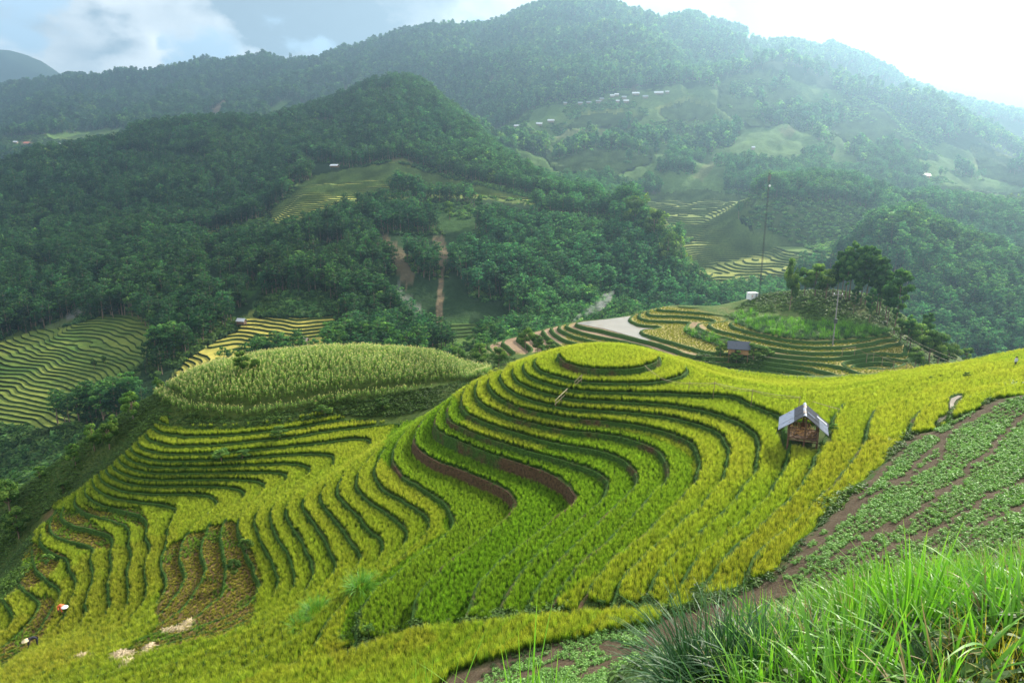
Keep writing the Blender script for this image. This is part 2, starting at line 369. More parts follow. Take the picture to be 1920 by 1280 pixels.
def in_poly(u, v, poly):
    pts = [tuple(map(float, t.split(','))) for t in poly.split()] if isinstance(poly, str) else poly
    r = np.zeros(u.shape, bool); j = len(pts) - 1
    for i in range(len(pts)):
        xi, yi = pts[i]; xj, yj = pts[j]
        if yi != yj: r ^= ((yi > v) != (yj > v)) & (u < (xj - xi) * (v - yi) / (yj - yi) + xi)
        j = i
    return r
def proj(x, y, z):
    t = y * CP - z * SP; w = y * SP + z * CP
    t = np.maximum(t, 1e-3)
    return 960 + F_PX * x / t, 640 - F_PX * w / t, t
def vnoise(x, y, s, seed=0):
    """smooth value noise, -1..1"""
    r = np.random.RandomState(seed); tb = r.rand(256, 256) * 2 - 1
    X, Y = np.asarray(x) / s + 300.5, np.asarray(y) / s + 300.5
    i, j = np.floor(X).astype(int), np.floor(Y).astype(int); a, b = X - i, Y - j
    a = a*a*(3-2*a); b = b*b*(3-2*b); i &= 255; j &= 255; i1 = (i+1) & 255; j1 = (j+1) & 255
    return (tb[j,i]*(1-a)+tb[j,i1]*a)*(1-b) + (tb[j1,i]*(1-a)+tb[j1,i1]*a)*b
def fbm(x, y, s, seed=0, o=4, g=0.5):
    r = 0; a = 1; t = 0
    for k in range(o): r = r + a*vnoise(x, y, s/2**k, seed+k); t += a; a *= g
    return r / t
# ---------------------------------------------------------------- terrace mesher: cuts a height field along its lips
def cut_levels(G, h, levels, keep=None):
    """triangles (x, y, h) cut at every level; returns tri soup per band and lip segments per level"""
    X, Y = np.meshgrid(G.x0 + np.arange(G.nx)*G.c, G.y0 + np.arange(G.ny)*G.c)
    V = np.stack([X, Y, h], -1).reshape(-1, 3)
    idx = np.arange(G.nx*G.ny).reshape(G.ny, G.nx)
    a, b, c, d = idx[:-1,:-1].ravel(), idx[:-1,1:].ravel(), idx[1:,1:].ravel(), idx[1:,:-1].ravel()
    if keep is not None:
        k = keep.reshape(-1)[a] & keep.reshape(-1)[c]; a, b, c, d = a[k], b[k], c[k], d[k]
    T = np.concatenate([np.stack([V[a], V[b], V[c]], 1), np.stack([V[a], V[c], V[d]], 1)])
    segs = {}
    for z in levels:
        H = T[:,:,2]; up = H >= z; n = up.sum(1); cr = (n == 1) | (n == 2)
        if not cr.any(): continue
        rest = T[~cr]; C = T[cr]; U = up[cr]; n1 = U.sum(1) == 1
        lone = np.where(n1, U.argmax(1), (~U).argmax(1))
        r = np.arange(len(C)); A = C[r, lone]; B = C[r, (lone+1) % 3]; D = C[r, (lone+2) % 3]
        def cut(P, Q):
            t = (z - P[:,2]) / (Q[:,2] - P[:,2]); t = np.clip(t, 0.0, 1.0); R = P + (Q-P)*t[:,None]; R[:,2] = z; return R
        AB, AD = cut(A, B), cut(A, D)
        segs[z] = (np.where(n1[:,None], AB, AD), np.where(n1[:,None], AD, AB))
        T = np.concatenate([rest, np.stack([A, AB, AD], 1), np.stack([AB, B, D], 1), np.stack([AB, D, AD], 1)])
    return T, segs
def weld(T):
    """triangle soup -> shared vertices"""
    P = T.reshape(-1, 3); key = np.round(P * 500).astype(np.int64)
    k = (key[:,0] * 4000037 + key[:,1]) * 4000037 + key[:,2]
    _, first, inv = np.unique(k, return_index=True, return_inverse=True)
    F = inv.reshape(-1, 3); ok = (F[:,0] != F[:,1]) & (F[:,1] != F[:,2]) & (F[:,0] != F[:,2])
    return P[first], F[ok]
def lips(G, h, seg, z, drop, soft, profile):
    """strip of geometry along a lip; profile = [(offset uphill in m, height relative to lip, drop share)]"""
    p, q = seg; P = np.stack([p, q], 1)                      # n,2,3
    gy, gx = np.gradient(h, G.c)
    g = np.stack([G.sample(gx, P[...,0].ravel(), P[...,1].ravel()), G.sample(gy, P[...,0].ravel(), P[...,1].ravel())], -1).reshape(-1, 2, 2)
    g /= np.maximum(np.linalg.norm(g, axis=-1, keepdims=True), 1e-6)
    s = 1 - soft(P[...,0], P[...,1])                          # n,2
    rows = []
    for off, dz, sh in profile:
        R = P.copy(); R[...,:2] += g*off; R[...,2] += (dz - sh*drop) * s; rows.append(R)
    quads = []
    for a, b in zip(rows[:-1], rows[1:]):
        quads.append(np.stack([a[:,0], a[:,1], b[:,1], b[:,0]], 1))
    Q = np.concatenate(quads); m = np.tile(s.max(1) > 0.04, len(profile)-1); Q = Q[m]
    Pv = Q.reshape(-1, 3); key = np.round(Pv * 500).astype(np.int64); k = (key[:,0]*4000037+key[:,1])*4000037+key[:,2]
    _, first, inv = np.unique(k, return_index=True, return_inverse=True)
    F = inv.reshape(-1, 4); ok = (F[:,0] != F[:,1]) & (F[:,2] != F[:,3])
    return Pv[first], F[ok]
# ---------------------------------------------------------------- scattering with geometry nodes (for what nobody could count)
def scatter(name, pts, scl, rot, protos, colr=None, **props):
    """points carry an instance of one of the prototypes each; rot = (n,3) euler"""
    n = len(pts); me = bpy.data.meshes.new(name); me.vertices.add(n); me.vertices.foreach_set('co', np.asarray(pts, np.float32).ravel())
    def at(k, ty, arr, key):
        a = me.attributes.new(k, ty, 'POINT'); a.data.foreach_set(key, np.asarray(arr).ravel())
    scl = np.asarray(scl, np.float32)
    if scl.ndim == 1: scl = np.repeat(scl[:,None], 3, 1)
    at('scl', 'FLOAT_VECTOR', scl.astype(np.float32), 'vector'); at('rot', 'FLOAT_VECTOR', np.asarray(rot, np.float32), 'vector')
    at('pick', 'INT', np.random.RandomState(n % 9973).randint(0, len(protos), n).astype(np.int32), 'value')
    if colr is not None:
        c4 = np.ones((n, 4), np.float32); c4[:, :3] = colr; at('tint', 'FLOAT_COLOR', c4, 'color')
    o = add(name, me, **props)
    ng = bpy.data.node_groups.new('scatter_' + name, 'GeometryNodeTree')
    ng.interface.new_socket('Geometry', in_out='INPUT', socket_type='NodeSocketGeometry'); ng.interface.new_socket('Geometry', in_out='OUTPUT', socket_type='NodeSocketGeometry')
    gi, go = ng.nodes.new('NodeGroupInput'), ng.nodes.new('NodeGroupOutput'); L = ng.links.new
    gj = ng.nodes.new('GeometryNodeJoinGeometry')
    def named(k, ty):
        a = ng.nodes.new('GeometryNodeInputNamedAttribute'); a.data_type = ty; a.inputs[0].default_value = k; return a.outputs[0]
    e2r = ng.nodes.new('FunctionNodeEulerToRotation'); L(named('rot', 'FLOAT_VECTOR'), e2r.inputs[0])
    for i, p in enumerate(protos):
        iop = ng.nodes.new('GeometryNodeInstanceOnPoints'); oi = ng.nodes.new('GeometryNodeObjectInfo'); oi.inputs[0].default_value = p
        L(gi.outputs[0], iop.inputs['Points']); L(oi.outputs['Geometry'], iop.inputs['Instance'])
        cmp_ = ng.nodes.new('FunctionNodeCompare'); cmp_.data_type = 'INT'; cmp_.operation = 'EQUAL'; cmp_.inputs[3].default_value = i
        L(named('pick', 'INT'), cmp_.inputs[2]); L(cmp_.outputs[0], iop.inputs['Selection'])
        L(e2r.outputs[0], iop.inputs['Rotation']); L(named('scl', 'FLOAT_VECTOR'), iop.inputs['Scale']); L(iop.outputs[0], gj.inputs[0])
    L(gj.outputs[0], go.inputs[0])
    md = o.modifiers.new('scatter', 'NODES'); md.node_group = ng
    return o
def proto(name, me): return bpy.data.objects.new(name, me)     # geometry for scatter only, never placed in the scene itself
def rng_rot(n, seed, tilt=0.1):
    r = np.random.RandomState(seed); return np.stack([r.normal(0, tilt, n), r.normal(0, tilt, n), r.rand(n)*6.283], -1)
def leaf_mat(name, stops, attr='tint', trans=0.45, rough=0.55, spec=0.25, var=0.0, tscale=(1.1, 1.25, 0.5)):
    """foliage: colour along the blade ('hgt' 0..1 on the mesh) times the tint of the instance"""
    m, nt, out = mk_mat(name)
    hg = nt.nodes.new('ShaderNodeAttribute'); hg.attribute_name = 'hgt'; hg.attribute_type = 'GEOMETRY'
    c = ramp(nt, stops, hg.outputs['Fac'])
    if attr:
        ti = nt.nodes.new('ShaderNodeAttribute'); ti.attribute_name = attr; ti.attribute_type = 'INSTANCER'
        c = mixc(nt, c, ti.outputs['Color'], 1.0, 'MULTIPLY')
    if var:
        f = noise(nt, var, 3, 0.6, geo_pos(nt)); c = mixc(nt, c, ramp(nt, [(0.3, (0.55, 0.6, 0.6)), (0.7, (1.4, 1.3, 1.1))], f), 1.0, 'MULTIPLY')
    bs = nt.nodes.new('ShaderNodeBsdfPrincipled'); bs.inputs['Roughness'].default_value = rough; bs.inputs['Specular IOR Level'].default_value = spec
    nt.links.new(c, bs.inputs['Base Color'])
    tr = nt.nodes.new('ShaderNodeBsdfTranslucent'); nt.links.new(mixc(nt, c, tscale, 1.0, 'MULTIPLY'), tr.inputs[0])
    mx = nt.nodes.new('ShaderNodeMixShader'); mx.inputs[0].default_value = trans
    nt.links.new(bs.outputs[0], mx.inputs[1]); nt.links.new(tr.outputs[0], mx.inputs[2]); nt.links.new(mx.outputs[0], out.inputs[0]); return m
class Blades:
    """collects curved blades of grass / leaves"""
    def __init__(s): s.v, s.f, s.h = [], [], []
    def blade(s, base, az, length, width, lean, droop, seg=3, h0=0.0, h1=1.0, twist=0.0, taper=1.0):
        b0 = len(s.v); d = np.array([math.cos(az), math.sin(az), 0.0]); side = np.array([-d[1], d[0], 0.0]); p = np.array(base, float); ang = lean
        side = side*math.cos(twist) + np.array([0,0,1.0])*math.sin(twist)
        for i in range(seg+1):
            t = i/seg; w = width*(1 - t**(1.6*taper)) * (0.55+0.45*min(1, t*4)) * 0.5
            hh = h0 + (h1-h0)*t
            if i < seg: s.v += [tuple(p - side*w), tuple(p + side*w)]; s.h += [hh, hh]
            else: s.v.append(tuple(p)); s.h.append(hh)
            dirv = d*math.sin(ang) + np.array([0,0,1.0])*math.cos(ang); p = p + dirv*length/seg; ang += droop/seg
        for i in range(seg-1): s.f.append((b0+2*i, b0+2*i+1, b0+2*i+3, b0+2*i+2))
        s.f.append((b0+2*seg-2, b0+2*seg-1, b0+2*seg))
    def mesh(s, name, mat):
        return mesh_from(name, s.v, s.f, mat, True, {'hgt': s.h})
# ---------------------------------------------------------------- the near terraced hillside
PN, WN, _lines = near_points()
GN, HN = solve(-96, 4, 96, 128, 0.5, PN, WN)
GX, GY = np.meshgrid(GN.x0 + np.arange(GN.nx)*GN.c, GN.y0 + np.arange(GN.ny)*GN.c)
HN = HN + 0.10*fbm(GX, GY, 3.0, 11)
GU, GV, GT = proj(GX, GY, HN)
_cm = in_poly(GU, GV, '285,700 300,740 320,800 409,803 506,796 560,788 600,773 690,752 760,740 800,730 900,709 960,690 960,600 300,600') & (GY > 74)
_st = np.interp(HN, [-29.4, -29.05, -28.9, -28.25, -28.05, -27.35, -27.15, -23], [-29.55, -29.4, -28.75, -28.55, -27.75, -27.55, -26.7, -22.6])
HN = np.where(_cm & (HN < -23) & (HN > -29.4), _st, HN)
def blur(a, n):
    for _ in range(n):
        p = np.pad(a, 1, mode='edge'); a = (p[:-2,1:-1]+p[2:,1:-1]+p[1:-1,:-2]+p[1:-1,2:]+4*a)/8
    return a
# areas of the hillside (outlined on the sketch, carried over to the ground they lie on)
CORN = '300,700 320,800 409,800 506,793 560,785 600,770 690,750 760,738 800,728 900,708 960,690 960,600 300,600'
CORNPLOT = '300,745 330,785 409,797 506,788 570,772 640,758 690,745 780,728 905,706 905,640 300,640'
LEFTSLOPE = '-400,900 -400,1300 -150,1200 0,1130 60,1085 60,1020 80,960 100,945 145,925 165,905 200,880 235,850 270,815 300,795 330,700 200,700 0,800'
BEAN = '1690,822 1760,800 1870,745 2400,640 2400,1500 1200,1500 900,1500 760,1300 850,1262 1000,1210 1080,1180 1240,1150 1330,1120 1440,1078 1560,950 1640,880'
GRASSB = '1230,1150 1250,1170 1290,1500 2600,1500 2600,1100 1920,1060 1700,1075 1500,1110'
NEARROW = '300,1300 470,1265 600,1245 700,1200 780,1175 1000,1157 1230,1146 1240,1170 1000,1215 850,1262 700,1400 300,1400'
def softmask(polys, n=3):
    m = np.zeros(HN.shape)
    for p in polys: m = np.maximum(m, in_poly(GU, GV, p).astype(float))
    return blur(m, n)
back = (GY > 84 + 4*np.sin(GX*0.1)).astype(float) * (GX < 75)
SOFT = np.maximum(np.maximum(softmask([CORN, LEFTSLOPE, BEAN, GRASSB, NEARROW]), blur(back, 8)), blur((GY < 28).astype(float), 6))
SOFT = np.clip(SOFT*1.3 - 0.15, 0, 1)
soft = lambda x, y: GN.sample(SOFT, np.asarray(x).ravel(), np.asarray(y).ravel()).reshape(np.shape(x))
LVA = np.array(sorted(LV))
def level_of(hh): return np.clip(np.searchsorted(LVA, hh, side='right') - 1, 0, len(LVA)-1)
GGY, GGX = np.gradient(HN, GN.c); GSL = np.maximum(np.hypot(GGX, GGY), 0.02)
def ground(x, y):
    """z of the finished ground"""
    x = np.asarray(x, float); y = np.asarray(y, float); hh = GN.sample(HN, x, y); s = GN.sample(SOFT, x, y); k = level_of(hh)
    return np.where(hh < LVA[0], hh, LVA[k] + s*(hh - LVA[k]))
HARV = [ # harvested, stubble on brown soil
 '320,1020 345,1005 400,985 440,975 452,1010 475,1040 490,1078 480,1135 470,1175 400,1195 300,1215 210,1240 240,1215 300,1170 290,1150 305,1090 298,1055',
 '0,1215 50,1165 85,1110 108,1125 100,1160 80,1190 0,1260', '85,955 150,955 215,1010 205,1030 150,1030 85,1000', '60,1015 120,1040 100,1075 50,1110 30,1080',
 '265,950 280,990 180,975 150,940 180,955']
GREEN = ['850,800 1000,850 1100,790 1215,815 1300,850 1300,907 1240,965 1175,1030 1080,1095 1010,1155 800,1175 640,1200 650,1130 740,1060 835,995 835,960 790,920 745,885 700,860 740,800 840,735 880,770',]
STRAWY = ['60,1150 160,1040 330,1000 330,1060 250,1160 130,1250 0,1290 -20,1200', '1550,830 1700,815 1640,880 1560,940 1440,1070 1240,1130 1180,1120 1400,1020', '600,1210 800,1180 820,1215 640,1275']
if True:
    T, SEG = cut_levels(GN, HN, LVA, keep=(GU > -700) & (GU < 2700))
    band = level_of(T[:,:,2].mean(1) ) ; low = T[:,:,2].mean(1) < LVA[0]
    hillside = thing('terraced_hillside', 'steep hillside stepped with curving rice terraces', 'hillside'); del hillside['category']; hillside['kind'] = 'structure'
    gm_tread = soil_mat('paddy_soil', [(0.3, (0.035, 0.045, 0.012)), (0.5, (0.07, 0.075, 0.02)), (0.7, (0.11, 0.10, 0.04))], 1.5)
    # harvested soil and straw come in by the 'dry' attribute
    m, nt, out = mk_mat('terrace_ground'); p = geo_pos(nt)
    n1 = noise(nt, 1.3, 6, 0.75, p); n2 = noise(nt, 9.0, 4, 0.7, p)
    wv = nt.nodes.new('ShaderNodeTexVoronoi'); wv.inputs['Scale'].default_value = 1.6; nt.links.new(p, wv.inputs['Vector'])
    dry = nt.nodes.new('ShaderNodeAttribute'); dry.attribute_name = 'dry'
    wet_c = ramp(nt, [(0.3, (0.03, 0.05, 0.012)), (0.55, (0.055, 0.085, 0.018)), (0.75, (0.10, 0.10, 0.035))], n1)
    soil_c = ramp(nt, [(0.3, (0.055, 0.033, 0.017)), (0.5, (0.12, 0.075, 0.035)), (0.62, (0.17, 0.12, 0.055)), (0.72, (0.42, 0.33, 0.20))], math_(nt, 'ADD', math_(nt, 'MULTIPLY', n1, 0.55), math_(nt, 'MULTIPLY', n2, 0.45)))
    c = mixc(nt, wet_c, soil_c, dry.outputs['Fac'])
    bean = nt.nodes.new('ShaderNodeAttribute'); bean.attribute_name = 'bean'
    bean_c = ramp(nt, [(0.3, (0.04, 0.025, 0.014)), (0.5, (0.075, 0.054, 0.034)), (0.62, (0.12, 0.09, 0.058)), (0.75, (0.22, 0.18, 0.12))], math_(nt, 'ADD', math_(nt, 'MULTIPLY', n1, 0.5), math_(nt, 'MULTIPLY', n2, 0.5)))
    c = mixc(nt, c, bean_c, bean.outputs['Fac'])
    bs = nt.nodes.new('ShaderNodeBsdfPrincipled'); bs.inputs['Roughness'].default_value = 0.95; bs.inputs['Specular IOR Level'].default_value = 0.1
    bp = nt.nodes.new('ShaderNodeBump'); bp.inputs['Strength'].default_value = 0.7; bp.inputs['Distance'].default_value = 0.15
    nt.links.new(n2, bp.inputs['Height']); nt.links.new(bp.outputs[0], bs.inputs['Normal']); nt.links.new(c, bs.inputs['Base Color']); nt.links.new(bs.outputs[0], out.inputs[0]); M_GROUND = m
    # banks
    m, nt, out = mk_mat('terrace_bank'); p = geo_pos(nt)
    n1 = noise(nt, 0.22, 4, 0.6, p); n2 = noise(nt, 5.0, 5, 0.7, p); n3 = noise(nt, 1.2, 3, 0.6, p)
    earth = ramp(nt, [(0.35, (0.035, 0.024, 0.013)), (0.6, (0.095, 0.06, 0.032))], n2)
    grass = ramp(nt, [(0.35, (0.018, 0.042, 0.008)), (0.65, (0.05, 0.11, 0.018))], n2)
    ee = nt.nodes.new('ShaderNodeAttribute'); ee.attribute_name = 'earth'
    f = math_(nt, 'ADD', math_(nt, 'ADD', n1, math_(nt, 'MULTIPLY', n3, 0.4)), math_(nt, 'MULTIPLY', ee.outputs['Fac'], 0.31))
    c = mixc(nt, grass, earth, ramp(nt, [(0.70, (0,0,0)), (0.86, (1,1,1))], f))
    bs = nt.nodes.new('ShaderNodeBsdfPrincipled'); bs.inputs['Roughness'].default_value = 0.95; bs.inputs['Specular IOR Level'].default_value = 0.1
    bp = nt.nodes.new('ShaderNodeBump'); bp.inputs['Strength'].default_value = 0.9; bp.inputs['Distance'].default_value = 0.12
    nt.links.new(n2, bp.inputs['Height']); nt.links.new(bp.outputs[0], bs.inputs['Normal']); nt.links.new(c, bs.inputs['Base Color']); nt.links.new(bs.outputs[0], out.inputs[0]); M_BANK = m
    DRY = blur(sum(in_poly(GU, GV, p).astype(float) for p in HARV), 1).clip(0, 1)
    BEANM = blur(in_poly(GU, GV, BEAN).astype(float), 2)
    BIGW = blur(in_poly(GU, GV, '780,835 900,860 1090,890 1090,960 930,990 770,900 700,880').astype(float), 2)
    BANKPTS = []
    for k in range(-1, len(LVA)):
        sel = (low if k < 0 else ((band == k) & ~low))
        if not sel.any(): continue
        P, Fc = weld(T[sel]); x, y, hh = P.T
        if k >= 0:
            s = soft(x, y); z = LVA[k] + s*(hh - LVA[k]); z = z + (0.05*fbm(x, y, 1.2, 5) * (0.3 + s))
        else: z = hh
        bn = GN.sample(BEANM, x, y)
        co = np.stack([x, y, z], -1)
        me = mesh_from('terrace', co, Fc, M_GROUND, False, {'dry': GN.sample(DRY, x, y), 'bean': bn})
        tr = add('terrace', me, hillside)
        if k >= 1 and LVA[k] in SEG:
            drop = LVA[k] - LVA[k-1]
            Pw, Fw = lips(GN, HN, SEG[LVA[k]], LVA[k], drop, soft, [(-0.16-0.12*drop, -0.02, 1.0), (-0.10, -0.25, 0.0), (-0.02, 0.06, 0.0), (0.10, 0.09, 0.0), (0.20, -0.03, 0.0)])
            if len(Fw):
                rr = fbm(Pw[:,0], Pw[:,1], 0.7, 9); rz = Pw.copy(); rz[:,0] += 0.09*rr; rz[:,1] += 0.09*fbm(Pw[:,0], Pw[:,1], 0.6, 19)
                rz[:,2] += 0.03*fbm(Pw[:,0]+Pw[:,2], Pw[:,1], 0.5, 29)
                add('terrace_bank', mesh_from('terrace_bank', rz, Fw, M_BANK, False, {'earth': GN.sample(BIGW, Pw[:,0], Pw[:,1]) - (0.6 if drop < 0.62 else 0.0)}), tr)
                p_, q_ = SEG[LVA[k]]; BANKPTS.append((p_, q_, drop))
    print('hillside', round(time.time()-T0, 1))
# ---------------------------------------------------------------- rice
def rice_proto(seed, n, hgt, spread, droop=1.0, w=0.016):
    r = random.Random(seed); B = Blades()
    for i in range(n):
        a = r.random()*6.283; d = spread*math.sqrt(r.random()); b = (math.cos(r.random()*6.283)*d*0.8, math.sin(r.random()*6.283)*d*0.8, 0)
        B.blade(b, a, hgt*r.uniform(0.8, 1.08), w*r.uniform(0.8, 1.4), r.uniform(0.0, 0.17), droop*r.uniform(0.1, 1.0), 3, twist=r.uniform(-0.5, 0.5))
    return B
M_RICE = leaf_mat('rice_leaves', [(0.0, (0.03, 0.055, 0.010)), (0.5, (0.10, 0.17, 0.02)), (0.78, (0.37, 0.40, 0.06)), (1.0, (0.62, 0.58, 0.21))], trans=0.42)
RP = [proto('rice_tuft', rice_proto(s, 26, 0.60, 0.12, 0.8, 0.020).mesh('rice_tuft', M_RICE)) for s in range(4)]
GULLYEDGE = '640,1215 700,1186 780,1166 850,1163 940,1148 1030,1138 1110,1124 1240,1122 1240,1146 1110,1144 1030,1156 940,1166 850,1178 780,1182 700,1205 650,1230'
def rice_points(step, seed):
    r = np.random.RandomState(seed)
    xs = np.arange(-90, 90, step); ys = np.arange(26, 100, step)
    X, Y = np.meshgrid(xs, ys); X = X.ravel() + r.uniform(-.5,.5,X.size)*step; Y = Y.ravel() + r.uniform(-.5,.5,Y.size)*step
    hh = GN.sample(HN, X, Y); k = level_of(hh); sl = GN.sample(GSL, X, Y)
    u, v, t = proj(X, Y, hh)
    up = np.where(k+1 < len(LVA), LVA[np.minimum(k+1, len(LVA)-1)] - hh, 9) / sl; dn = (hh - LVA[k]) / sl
    s = GN.sample(SOFT, X, Y)
    trd = np.where(k+1 < len(LVA), LVA[np.minimum(k+1, len(LVA)-1)] - LVA[k], 1)/sl; lim = np.clip(trd*0.16, 0.09, 0.26)
    ok = (dn > lim) & (up > lim*0.75) & (hh > LVA[0]) & (u > -80) & (u < 2000) & (v < 1330)
    nr = in_poly(u, v, NEARROW)
    ok |= nr & (hh > LVA[0]); s = np.where(nr, 0, s)
    ok &= s < 0.45
    dry = np.zeros(X.size, bool)
    for p in HARV: dry |= in_poly(u, v, p)
    ok &= ~dry
    ok &= ~in_poly(u, v, '1452,800 1475,790 1560,790 1562,832 1520,842 1470,838')      # yard of the hut
    ok &= ~in_poly(u + 5*vnoise(X, Y, 1.5, 3), v + 4*vnoise(X, Y, 1.2, 4), GULLYEDGE)
    for q_ in ('1757,796 1768,783 1780,776 1786,768 1784,758 1788,750 1800,744',):
        p_ = [tuple(map(float, t_.split(','))) for t_ in q_.split()]
        for (ax, ay), (bx, by) in zip(p_[:-1], p_[1:]):
            tt = np.clip(((u-ax)*(bx-ax) + (v-ay)*(by-ay))/((bx-ax)**2 + (by-ay)**2), 0, 1); ok &= np.hypot(u-ax-tt*(bx-ax), v+2-ay-tt*(by-ay)) > 8
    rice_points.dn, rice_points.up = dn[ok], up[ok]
    return X[ok], Y[ok], ground(X[ok], Y[ok]), u[ok], v[ok], t[ok], s[ok]
X, Y, Z, U, V_, T_, S_ = rice_points(0.205, 3)
# ripe rice is golden, the bowl is still green
g = np.zeros(len(X))
for p in GREEN: g = np.maximum(g, in_poly(U + 6*vnoise(X, Y, 2, 5), V_ + 4*vnoise(X, Y, 2, 6), p).astype(float))
st = np.zeros(len(X))
for p in STRAWY: st = np.maximum(st, in_poly(U + 14*vnoise(X, Y, 3, 7), V_, p).astype(float))
kk = level_of(GN.sample(HN, X, Y)); rl = np.random.RandomState(8).rand(60)
ripe = np.clip(0.75 + 0.35*fbm(X, Y, 9, 21) + 0.25*(rl[kk]-0.5), 0, 1) * (1-g) + g*np.clip(0.10 + 0.25*(rl[kk+7]-0.4), 0, 1)
left = np.clip((520 - U)/200, 0, 1) * np.clip((V_-900)/100, 0, 1)
c_y = np.array([1.12, 1.08, 0.66]); c_g = np.array([0.56, 0.90, 0.32]); c_s = np.array([1.05, 0.78, 0.62])
tint = c_g + (c_y - c_g)*ripe[:,None]
edge = np.exp(-rice_points.dn/0.5)*(0.35 + 0.65*ripe)  # lip rows tinted lighter straw: crest shading of each step painted in
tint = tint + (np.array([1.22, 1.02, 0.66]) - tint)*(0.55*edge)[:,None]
bk = np.exp(-rice_points.up/0.35)  # rows under the uphill bank: shade painted in as darker, greener plants
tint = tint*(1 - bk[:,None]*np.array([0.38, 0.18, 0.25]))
tint = tint + (c_s - tint)*(0.55*st*(0.6+0.4*fbm(X, Y, 3, 31)))[:,None]
tint *= (1 + 0.18*np.random.RandomState(4).randn(len(X)))[:,None].clip(0.45, 1.7)
sc = (0.95 + 0.06*np.random.RandomState(5).randn(len(X))).clip(0.6, 1.3) * (1 - 0.12*g)
print('rice tufts', len(X))
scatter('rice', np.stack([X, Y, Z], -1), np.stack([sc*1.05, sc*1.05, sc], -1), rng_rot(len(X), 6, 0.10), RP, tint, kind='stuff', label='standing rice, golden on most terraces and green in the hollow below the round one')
# stubble and straw on the harvested steps
def stubble_points(step, seed):
    r = np.random.RandomState(seed); X, Y = np.meshgrid(np.arange(-85, 0, step), np.arange(38, 90, step)); X = X.ravel() + r.uniform(-.5,.5,X.size)*step; Y = Y.ravel() + r.uniform(-.5,.5,Y.size)*step
    hh = GN.sample(HN, X, Y); u, v, t = proj(X, Y, hh); k = level_of(hh); sl = GN.sample(GSL, X, Y); ok = np.zeros(len(X), bool)
    for p in HARV: ok |= in_poly(u, v, p)
    ok &= ((hh - LVA[k])/sl > 0.15); return X[ok], Y[ok]
X, Y = stubble_points(0.24, 61); nn_ = fbm(X, Y, 2.2, 62); rs_ = np.random.RandomState(63)
gr_ = (nn_ > 0.22)[:,None]; tint = np.where(gr_, np.array([[0.55, 0.8, 0.4]]), np.array([[1.0, 0.78, 0.55]]))*(1 + .25*rs_.randn(len(X), 1))
scatter('stubble', np.stack([X, Y, ground(X, Y)], -1), np.stack([0.9 + 0*X, 0.9 + 0*X, 0.30 + 0.15*rs_.rand(len(X)) + 0.3*np.clip(nn_, 0, 1)], -1), rng_rot(len(X), 64, 0.25), RP, tint.clip(.2, 1.6), kind='stuff', label='cut stubble and loose straw on the harvested brown steps')
print('rice', round(time.time()-T0, 1))
# ---------------------------------------------------------------- the knoll with the pines, its pond and its terraces
LK = [-47.0, -46.0, -45.0, -44.0, -43.0, -42.0, -41.3, -40.6, -39.9, -39.2, -38.6, -38.0, -37.4, -36.8, -36.2, -35.6, -35.0]
KT = [
(-39.2, '1077,609 1100,614 1135,621 1175,631 1210,641 1270,660 1310,670'), (-39.9, '1060,613 1085,621 1110,628 1150,636 1185,643 1230,652 1260,664'),
(-40.6, '1047,616 1065,625 1085,633 1115,640 1160,648'), (-41.3, '1035,618 1045,630 1065,640 1100,647'), (-42, '1018,622 1030,635 1045,645'), (-43, '995,625 1005,636 1020,648'),
(-44, '970,631 985,645 1000,655'), (-45, '942,640 950,650 965,662'), (-46, '915,647 920,655 935,668'),
(-38.6, '1187,592 1187,600 1195,607 1212,611 1228,613 1234,610 1222,615 1205,622 1209,628 1230,634 1259,643 1311,657 1343,664'),
(-38.0, '1197,588 1197,594 1204,599 1225,602 1253,602 1285,603 1308,605 1316,608'),
(-37.4, '1212,584 1215,589 1227,592 1260,592 1297,594 1330,598 1340,603'), (-36.8, '1228,579 1244,581 1270,583 1297,585 1330,588 1361,592'),
(-38.0, '1291,608 1287,614 1297,622 1320,630 1343,638 1367,646 1400,655 1448,662 1530,672 1617,686 1676,692 1697,680 1704,660 1700,645'),
(-37.4, '1308,604 1309,612 1320,621 1350,631 1384,640 1425,649 1472,657 1510,661 1545,662 1585,661 1617,657 1652,646 1668,642'),
(-36.8, '1329,606 1331,612 1343,619 1375,626 1413,634 1455,642 1501,649 1545,651 1588,649 1630,644 1672,637'),
(-36.2, '1373,605 1378,613 1400,621 1428,628 1465,636 1501,640 1530,641 1559,640 1600,638 1632,635 1675,628'),
(-38.6, '1380,664 1440,672 1489,678 1545,681 1575,686 1603,694'), (-39.2, '1440,680 1480,685 1520,691 1559,702'), (-39.9, '1430,688 1466,692 1500,698 1530,707'),
(-40.6, '1425,694 1444,699 1470,702 1504,711'), (-41.3, '1405,700 1422,704 1428,709 1450,713 1475,717'),
]
KS = ['1330,576,192 1370,568,192 1400,560,192 1420,554,192 1470,548,190 1560,543,184 1640,556,180 1700,590,176 1750,640,173 1800,672,172 1850,700,172', '1380,600,174 1440,590,176 1480,585,176 1560,580,174 1640,590,170',
 '1690,630,166 1720,660,166 1740,690,165', '1240,573,194 1300,568,193', '1080,602,186 1120,599,188 1180,592,192 1210,582,194', '1040,611,187 1000,622,189 960,633,190 910,647,192 880,660,190',
 '880,690,175 930,690,168 980,680,165 1040,665,165', '1300,690,148 1380,700,145 1460,722,138', '1600,710,142 1700,700,146 1760,700,150']
KH = [(-20,215,-62),(20,220,-58),(50,222,-55),(80,225,-55),(110,215,-58),(140,200,-62),(140,170,-58),(130,150,-50),(110,135,-46),(80,125,-44),(50,122,-44),(20,128,-45),(0,135,-50),(-20,150,-58),(-30,180,-64)]
_P, _W = [], []
